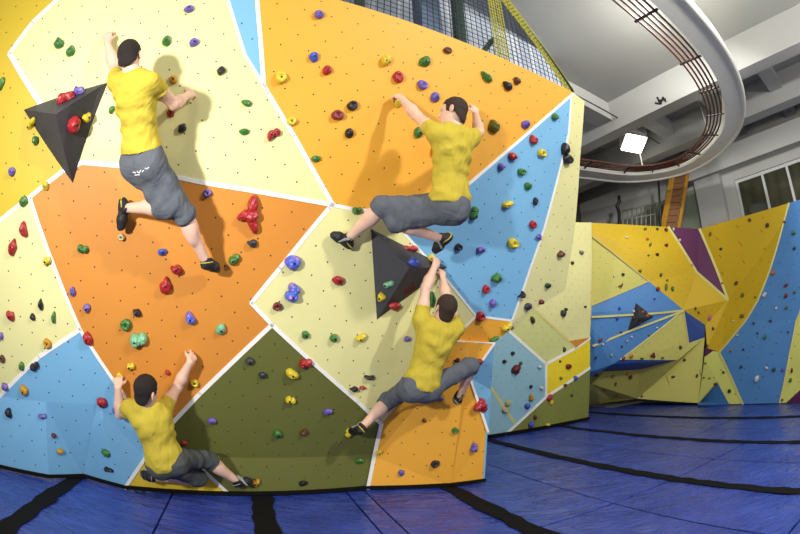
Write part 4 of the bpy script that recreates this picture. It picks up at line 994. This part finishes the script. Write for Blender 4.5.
# side wall with the window opening
WZ0, WZ1, WD0, WD1 = 3.7, 5.2, -.9, 3.2
g = Geo()
def gb(u0, u1, d0, d1, z0, z1): g.box(UDZ((u0 + u1) / 2, (d0 + d1) / 2, (z0 + z1) / 2), XY, ((u1 - u0) / 2, (d1 - d0) / 2, (z1 - z0) / 2))
gb(UW, UW + .3, -6, WD0, -.3, CZ); gb(UW, UW + .3, WD1, DB, -.3, CZ); gb(UW, UW + .3, WD0, WD1, -.3, WZ0); gb(UW, UW + .3, WD0, WD1, WZ1, CZ)
struct('wall_side', g.mesh('wall_side'), PLAST)
ubox('wall_back', -1.0, UW + .3, DB, DB + .3, -.3, CZ, DIM)
ubox('trim_1', UW - .22, UW, 3.55, 4.35, 0, 5.6, BEAM)                      # white pier beside the window
ubox('trim_2', UW - .04, UW, 4.4, 6.2, 0, 5.3, PLAST2)                      # grey green painted field
ubox('trim_3', UW - .35, UW, -6, 4.5, 5.45, 6.0, PLAST)                     # band over the window
# window
WF = mat('white_window_frame', (200, 202, 200), .5, .04)
win = empty('window_1', UDZ(UW + .1, (WD0 + WD1) / 2, WZ0)); win['kind'] = 'structure'
g = Geo(); 
for z in (WZ0 + .04, WZ1 - .04): gb(UW + .05, UW + .15, WD0, WD1, z - .04, z + .04)
ds = [WD1 - .04, 2.36, 1.6, .82, .02, WD0 + .04]
for d in ds: gb(UW + .04, UW + .16, d - .035, d + .035, WZ0, WZ1)
part('window_frame', g.mesh('window_frame'), WF, win)
GL, nt, b = new_mat('dark_window_glass'); b.inputs['Base Color'].default_value = (.018, .022, .014, 1); b.inputs['Roughness'].default_value = .08
nzz = N(nt, 'ShaderNodeTexNoise'); nzz.inputs['Scale'].default_value = 3; rr_ = N(nt, 'ShaderNodeValToRGB'); L(nt, nzz.outputs['Fac'], rr_.inputs[0]); L(nt, rr_.outputs[0], b.inputs['Base Color'])
rr_.color_ramp.elements[0].color = (.02, .022, .014, 1); rr_.color_ramp.elements[1].color = (.09, .085, .05, 1)  # brownish patches paint the hall's reflection into the glass colour
for a, c in zip(ds[:-1], ds[1:]):
    g = Geo(); gb(UW + .09, UW + .1, c + .035, a - .035, WZ0 + .08, WZ1 - .08); part('window_pane', g.mesh('window_pane'), GL, win)
# ceiling slab: its free edge runs up past the net
ce = [at_plane(p, ZU, CZ) for p in ((506, 0), (540, 45), (575, 95))]
e0 = ce[0] + (ce[0] - ce[2]) * 1.6; e1 = ce[2] + (ce[2] - ce[0]) * .9
pl = [e0, e1, UDZ(-1.0, DB + .3, CZ), UDZ(UW + .3, DB + .3, CZ), UDZ(UW + .3, -6, CZ), UDZ(2.2, -6, CZ)]
bm = bmesh.new(); vsq = [bm.verts.new((p[0], p[1], CZ)) for p in pl] ; fce = bm.faces.new(vsq)
ex = bmesh.ops.extrude_face_region(bm, geom=[fce]); bmesh.ops.translate(bm, verts=[q for q in ex['geom'] if isinstance(q, bmesh.types.BMVert)], vec=(0, 0, .25))
struct('ceiling', from_bm('ceiling', bm), CEIL)
def beam(name, u0, u1, d0, d1, z0): ubox(name, u0, u1, d0, d1, z0, CZ - .002, BEAM)
beam('ceiling_beam_1', 7.45, 7.8, -6, DB, 5.88); beam('ceiling_beam_2', 9.3, 9.65, -6, DB, 5.88)
for i, d in enumerate((-2.4, -.8, .8, 2.4, 4.0)):
    beam('ceiling_beam_%d' % (3 + 2 * i), 7.8, 9.3, d, d + .35, 6.2); beam('ceiling_beam_%d' % (4 + 2 * i), 9.65, UW, d, d + .35, 6.25)
beam('ceiling_beam_13', 4.6, 7.45, 4.65, 5.1, 6.15)
# blue-grey block wall seen through the net, with its sloping end
BRICK, nt, b = new_mat('blue_grey_blockwork')
tc = N(nt, 'ShaderNodeTexCoord'); bt_ = N(nt, 'ShaderNodeTexBrick'); bt_.inputs['Scale'].default_value = 1.0; bt_.inputs['Brick Width'].default_value = .4; bt_.inputs['Row Height'].default_value = .2; bt_.inputs['Mortar Size'].default_value = .012
mp = N(nt, 'ShaderNodeMapping'); mp.inputs['Rotation'].default_value = (math.radians(90), 0, 0); L(nt, tc.outputs['Object'], bt_.inputs['Vector'])
bt_.inputs['Color1'].default_value = (*lin((150, 160, 174)), 1); bt_.inputs['Color2'].default_value = (*lin((164, 172, 184)), 1); bt_.inputs['Mortar'].default_value = (*lin((186, 192, 198)), 1)
L(nt, bt_.outputs['Color'], b.inputs['Base Color']); b.inputs['Roughness'].default_value = .8
def gp_(p): return at_plane(p, M, 4.3)
pa, pb = gp_((508, 0)), gp_((576, 97))
ed = pa + (pa - pb) * .5
pl = [UDZ(-5, 4.3, 3.6), at_plane((560, 200), M, 4.3), pb, pa, ed, UDZ(-5, 4.3, ed[2])]
bm = bmesh.new(); fce = bm.faces.new([bm.verts.new(tuple(p)) for p in pl]); ex = bmesh.ops.extrude_face_region(bm, geom=[fce]); bmesh.ops.translate(bm, verts=[q for q in ex['geom'] if isinstance(q, bmesh.types.BMVert)], vec=tuple(M * .2))
me = from_bm('wall_gable', bm)
o = struct('wall_gable', me, BRICK)

# round white track under the ceiling with the copper pipes on its inner side
def smooth_path(pts, it=3):
    for _ in range(it):
        q = [pts[0]]
        for a, b in zip(pts[:-1], pts[1:]): q += [a * .75 + b * .25, a * .25 + b * .75]
        pts = q + [pts[-1]]
    return pts
RZ = 5.2
op = [at_plane(p, ZU, RZ) for p in ((688, 0), (725, 45), (742, 80), (746.5, 110), (739, 135), (717, 158), (690, 173), (655, 181), (620, 183), (580, 178))]
op = [op[0] + (op[0] - op[1]) * 2.5] + op + [op[-1] + (op[-1] - op[-2]) * 1.2]
op = smooth_path(op)
def inset(path, w):
    out = []
    for i, p in enumerate(path):
        d = path[min(i + 1, len(path) - 1)] - path[max(i - 1, 0)]; d /= np.linalg.norm(d); out.append(p + np.cross(ZU, d) * w)
    return out
ring = empty('ceiling_track', op[len(op) // 2] * V3(1, 1, 0) + ZU * RZ)
tag(ring, 'big curved white track hung under the ceiling, copper pipes along its inner side', 'ceiling track', kind='thing')
TRACK = mat('cream_track_paint', (232, 232, 220), .6, .05, 3.)
inn = inset(op, .42); v = []; f = []
for a, b in zip(op, inn): v += [a, b, b + ZU * .22, a + ZU * .22]
for i in range(len(op) - 1):
    for k in range(4): f.append((4 * i + k, 4 * i + (k + 1) % 4, 4 * i + 4 + (k + 1) % 4, 4 * i + 4 + k))
f += [(0, 1, 2, 3), tuple(4 * (len(op) - 1) + k for k in (3, 2, 1, 0))]
g = Geo(); g.add(v, f); part('track_band', g.mesh('track_band'), TRACK, ring, smooth=False)
g = Geo(); rimp = [p + ZU * .02 for p in inset(op, .03)]; g.tube(rimp, .05, 8); part('track_lip', g.mesh('track_lip'), TRACK, ring, smooth=True)
COPPER = mat('brown_copper_pipe', (92, 52, 38), .45, .2, 12., metal=.25); CLAMP = mat('dark_pipe_clamp', (46, 28, 24), .5, .1)
for k in range(5):
    g = Geo(); g.tube([p + ZU * (.06) for p in inset(op, .50 + .075 * k)], .018, 8); part('pipe', g.mesh('pipe'), COPPER, ring, smooth=True)
i0, i1 = inset(op, .44), inset(op, .84)
for i in range(4, len(op) - 3, 8):
    g = Geo(); g.bar(i0[i] + ZU * .035, i1[i] + ZU * .035, .035, h=.02); part('pipe_clamp', g.mesh('pipe_clamp'), CLAMP, ring)
rods = inset(op, .2)
for i in range(10, len(op) - 3, 20):
    g = Geo(); g.bar(rods[i] + ZU * .2, rods[i] + ZU * (CZ - RZ), .018, up=(1, 0, 0)); part('hanger_rod', g.mesh('hanger_rod'), TRACK, ring)
# lamp
lampc = at_dist((634, 144), 9.9)
lamp = empty('ceiling_lamp', lampc); tag(lamp, 'square white ceiling lamp switched on above the yellow far wall', 'ceiling lamp')
LB = mat('lamp_housing', (226, 226, 220), .5, .03)
LE, nt, b = new_mat('lit_lamp_glass'); b.inputs['Emission Color'].default_value = (1, .97, .9, 1); b.inputs['Emission Strength'].default_value = 9.
dn = nrm(nrm(CAM - lampc) * .42 + V3(0, 0, -.9)); lx = nrm(np.cross(dn, ZU)); lx = nrm(lx + .5 * np.cross(lx, dn)); ly = np.cross(lx, dn)
g = Geo(); g.box(lampc - dn * .17, (lx, ly, dn), (.28, .28, .15)); part('lamp_housing', g.mesh('lamp_housing'), LB, lamp)
g = Geo(); g.box(lampc + dn * .0, (lx, ly, dn), (.26, .26, .015)); part('lamp_glass', g.mesh('lamp_glass'), LE, lamp)
g = Geo(); g.tube([lampc - dn * .3 + ly * .1, lampc + ZU * .6 - dn * .3, V3(lampc[0] - dn[0] * .3, lampc[1] - dn[1] * .3, CZ)], .012); part('hanger_rod', g.mesh('hanger_rod'), CLAMP, lamp)
# cable along the ceiling and the scrawled marks on the beam and on a volume
o = link('ceiling_cable', Geo().tube([at_plane(p, ZU, 6.13) for p in ((572, 93), (640, 131), (676, 155))], .015, 6).mesh('ceiling_cable'), CLAMP, None, True); tag(o, 'thin dark cable under the ceiling beam between the lamp and the track', 'cable')
INK = mat('black_marker', (24, 24, 26), .7, .1); REDINK = mat('dull_red_marker', (120, 34, 30), .7, .1)
def scrawl(name, strokes, place, w, n, material, label, cat):
    g = Geo()
    for a, b in strokes:
        a, b = place(a), place(b); d = nrm(b - a); x = nrm(np.cross(d, n)); g.box((a + b) / 2 + n * .003, (x, n, d), (w, .002, np.linalg.norm(b - a) / 2))
    o = link(name, g.mesh(name), material); tag(o, label, cat)
scrawl('painted_mark', [((657, 97), (661, 104)), ((661, 104), (663, 97)), ((658, 101), (666, 99)), ((663, 97), (666, 102)), ((655, 103), (661, 104))], lambda p: at_plane(p, U, 7.445), .02, -U, INK, 'small black scrawled mark on the pale ceiling beam', 'mark')
vb = [np.array(bvh1.ray_cast(Vector(CAM), Vector(ray(p)), 30)[0]) for p in ((404, 291), (414, 283), (411, 294))]
vn = nrm(np.cross(vb[1] - vb[0], vb[2] - vb[0])); vn = vn if vn @ (CAM - vb[0]) > 0 else -vn
vc = float(vn @ vb[0])
scrawl('painted_mark', [((403, 290), (405, 294)), ((405, 294), (407, 288)), ((407, 288), (409, 292)), ((409, 292), (411, 285)), ((411, 285), (413, 289)), ((413, 289), (415, 282)), ((404, 297), (416, 287))], lambda p: at_plane(p, vn, vc), .004, vn, REDINK, 'faint red scrawl on the underside of the middle black volume', 'mark')
tr_ = next(c for c in pA.children if c.name.startswith('trousers')); bt = BVHTree.FromPolygons([v.co.copy() for v in tr_.data.vertices], [tuple(p.vertices) for p in tr_.data.polygons])
g = Geo(); wv = []
for a, b in (((133, 172), (136, 173)), ((137, 171), (139, 173)), ((139, 173), (141, 170)), ((142, 172), (144, 170)), ((145, 168), (147, 169)), ((147, 169), (149, 167)), ((135, 175), (140, 174.5))):
    ha, hb = (bt.ray_cast(Vector(CAM), Vector(ray(p)), 30) for p in (a, b))
    if ha[0] and hb[0]:
        a_, b_, n_ = np.array(ha[0]), np.array(hb[0]), nrm(ha[1]); n_ = n_ if n_ @ (CAM - a_) > 0 else -n_; d = nrm(b_ - a_); g.box((a_ + b_) / 2 + n_ * .001, (nrm(np.cross(d, n_)), n_, d), (.0028, .0015, np.linalg.norm(b_ - a_) / 2))
if g.v:
    o = link('white_print', g.mesh('white_print'), WHITE); o.parent = tr_; o.matrix_parent_inverse = Matrix.Identity(4)
# ladder, pole, railing and pipe behind the far wall
ORG = mat('orange_yellow_steel', (196, 142, 44), .5, .1, 5.); STEEL = mat('dark_steel', (44, 42, 40), .5, .15); GALV = mat('pale_steel_tube', (150, 148, 130), .5, .1)
P = lambda px, d: at_dist(px, d)
ld = empty('ladder', P((666, 226), 11.6)); tag(ld, 'steep orange steel ladder standing behind the yellow far wall', 'ladder')
a0, a1, b0, b1 = P((661, 236), 11.4), P((673, 172), 11.4), P((676, 236), 11.4), P((687, 170), 11.4)
for a, b in ((a0, a1), (b0, b1)):
    g = Geo(); g.bar(a, b, .05, up=M, h=.16); part('rail', g.mesh('rail'), ORG, ld)
for i in range(10):
    t = (i + .5) / 10; g = Geo(); g.bar(a0 + (a1 - a0) * t, b0 + (b1 - b0) * t, .05, h=.16); part('rung', g.mesh('rung'), mat('worn_tread', (120, 78, 34), .7, .2, 8.) if i == 0 else bpy.data.materials['worn_tread'], ld)
o = link('steel_pole', Geo().tube([P((660.8, 240), 11.2), P((658, 176), 11.2)], .03).mesh('steel_pole'), STEEL, None, True); tag(o, 'thin dark steel pole standing beside the orange ladder', 'pole')
rl = empty('railing', P((640, 226), 11.8)); tag(rl, 'low pale tube railing behind the yellow far wall', 'railing')
g = Geo(); g.tube([P((622, 211), 11.8), P((656, 203), 11.8)], .022); part('top_rail', g.mesh('top_rail'), GALV, rl, smooth=True)
g = Geo(); g.tube([P((622, 220), 11.8), P((656, 214), 11.8)], .018); part('middle_rail', g.mesh('middle_rail'), GALV, rl, smooth=True)
for i in range(8):
    x = 623 + i * 4.6; g = Geo(); g.tube([P((x, 232), 11.8), P((x - .3, 211 - (x - 622) * .235), 11.8)], .018); part('baluster', g.mesh('baluster'), GALV, rl, smooth=True)
o = link('stove_pipe', Geo().tube([P((619.5, 236), 12), P((619, 212), 12), P((617, 206), 12), P((619.5, 201), 12), P((619, 196), 12)], .05).mesh('stove_pipe'), STEEL, None, True); tag(o, 'short kinked dark pipe standing behind the yellow far wall', 'pipe')

# ------------------------------------------------------------------ safety net on top of the big wall
net = empty('safety_net', UDZ(2., 2.57, TOPZ)); tag(net, 'black safety net with yellow-green border stretched above the big wall', 'safety net')
NP = 2.57
def np_(p): return at_plane(p, M, NP)
ra, rb = np_((506, 0)), np_((572, 92)); sl = nrm(ra - rb)
def uzp(q): return float(q @ U), float(q[2])
(ua_, za_), (ub_, zb_) = uzp(rb), uzp(ra)
NTOP = 6.4
def u_edge(z): return ua_ + (ub_ - ua_) * (z - za_) / (zb_ - za_)
def net_part(name, lines, r, material):
    g = Geo()
    for a, b in lines: g.tube([UDZ(a[0], NP, a[1]), UDZ(b[0], NP, b[1])], r, 4)
    me = mesh(name, g.v, g.f); part(name, me, material, net)
ROPE = mat('black_net_cord', (40, 44, 48), .8, .1); YROPE = mat('yellow_green_net_cord', (158, 152, 36), .8, .1); GPOST = mat('dark_green_post', (24, 52, 38), .5, .1)
lines = []; u = -.6
def z_edge(u): return za_ + (zb_ - za_) * (u - ua_) / (ub_ - ua_)
while u < ua_:
    zt = min(NTOP, z_edge(u)) if u > u_edge(NTOP) else NTOP
    if zt > TOPZ: lines.append(((u, TOPZ + .012), (u, zt)))
    u += .062
z = TOPZ + .03
while z < NTOP:
    lines.append(((-.6, z), (u_edge(z), z))); z += .062
net_part('netting', lines, .0045, ROPE)
def band(p0, p1, w, name='border_band'):
    p0, p1 = np.array(p0), np.array(p1); d = p1 - p0; l = np.linalg.norm(d); d /= l; s_ = np.array((d[1], -d[0])); ln = []
    k = 6
    for i in range(k): o_ = s_ * w * (i / (k - 1) - .5); ln.append((p0 + o_, p1 + o_))
    m_ = int(l / .048)
    for i in range(m_ + 1):
        c = p0 + d * l * i / m_; ln.append((c - s_ * w / 2, c + s_ * w / 2 + d * .02))
    ln = [(a, b) for a, b in ln if max(a[1], b[1]) > TOPZ]
    ln = [((a[0], max(a[1], TOPZ + .012)), (b[0], max(b[1], TOPZ + .012))) for a, b in ln]
    net_part(name, ln, .0065, YROPE)
band((ua_ - .03, za_), (u_edge(NTOP) - .03, NTOP), .15)
c0, c1 = uzp(np_((503, 58))), uzp(np_((494, 0)))
band(c0, (c1[0] + (c1[0] - c0[0]) * .5, c1[1] + (c1[1] - c0[1]) * .5), .17)
g = Geo(); g.tube([UDZ(ua_ + .02, NP, za_), UDZ(u_edge(5.2) + .04, NP + .02, 5.2), UDZ(u_edge(NTOP) + .02, NP, NTOP)], .02); part('edge_cable', g.mesh('edge_cable'), GPOST, net, smooth=True)
for p0, p1, w in (((362.5, 8), (361.8, -20), .07), ((464, 41), (460, 0), .09)):
    a, b = np_(p0), np_(p1); d = nrm(b - a); g = Geo(); g.bar(a - d * .05 + M * .06, a + d * 2.2 + M * .06, w, up=M); part('net_post', g.mesh('net_post'), GPOST, net)
a, b = np_((487, 49)), np_((497, 36)); g = Geo(); g.bar(a + M * .08, b + M * .08, .05, up=M); part('brace', g.mesh('brace'), GPOST, net)
o = link('duct', Geo().bar(at_plane((430, 45), M, 3.6), at_plane((421, -40), M, 3.6), .3, up=M, h=.2).mesh('duct'), mat('slate_blue_duct', (84, 102, 128), .6, .08), None); tag(o, 'upright slate blue duct behind the black safety net', 'duct')

# ------------------------------------------------------------------ light
def area(name, loc, aim, size, power, col=(1, 1, 1), spread=180):
    ld_ = bpy.data.lights.new(name, 'AREA'); ld_.shape = 'DISK'; ld_.size = size; ld_.energy = power; ld_.color = col; ld_.spread = math.radians(spread)
    o = bpy.data.objects.new(name, ld_); COL.objects.link(o); o.location = tuple(map(float, loc))
    o.rotation_euler = Vector(np.array(aim, float) - np.array(loc, float)).to_track_quat('-Z', 'Y').to_euler(); return o
def bulb(name, loc, r, power, col=(1, .97, .92)):
    ld_ = bpy.data.lights.new(name, 'POINT'); ld_.shadow_soft_size = r; ld_.energy = power; ld_.color = col
    o = bpy.data.objects.new(name, ld_); COL.objects.link(o); o.location = loc; return o
area('flash_lamp', (-1.85, -1.1, 1.8), (-1.3, 3, 2.5), .24, 84, (1, .98, .95), 110)
bulb('unseen_lamp', (3.3, .1, 4.7), .14, 700)
area('unseen_lamp', (4.2, 3.4, 6.0), (3.2, 7.6, 1.6), .4, 230, (1, .97, .92))  # unseen lamp, added and aimed to brighten the recessed wall
bulb('unseen_lamp', (6.6, .8, 4.7), .2, 210)  # added out of view to lift the right-hand mats and far wall
bulb('unseen_lamp', (-1.0, -2.5, 5.0), .5, 150)  # added fill light, unseen behind the camera
w = bpy.data.worlds.new('world'); S.world = w; w.use_nodes = True
bg = w.node_tree.nodes['Background']; bg.inputs[0].default_value = (.95, .97, 1, 1); bg.inputs[1].default_value = .32
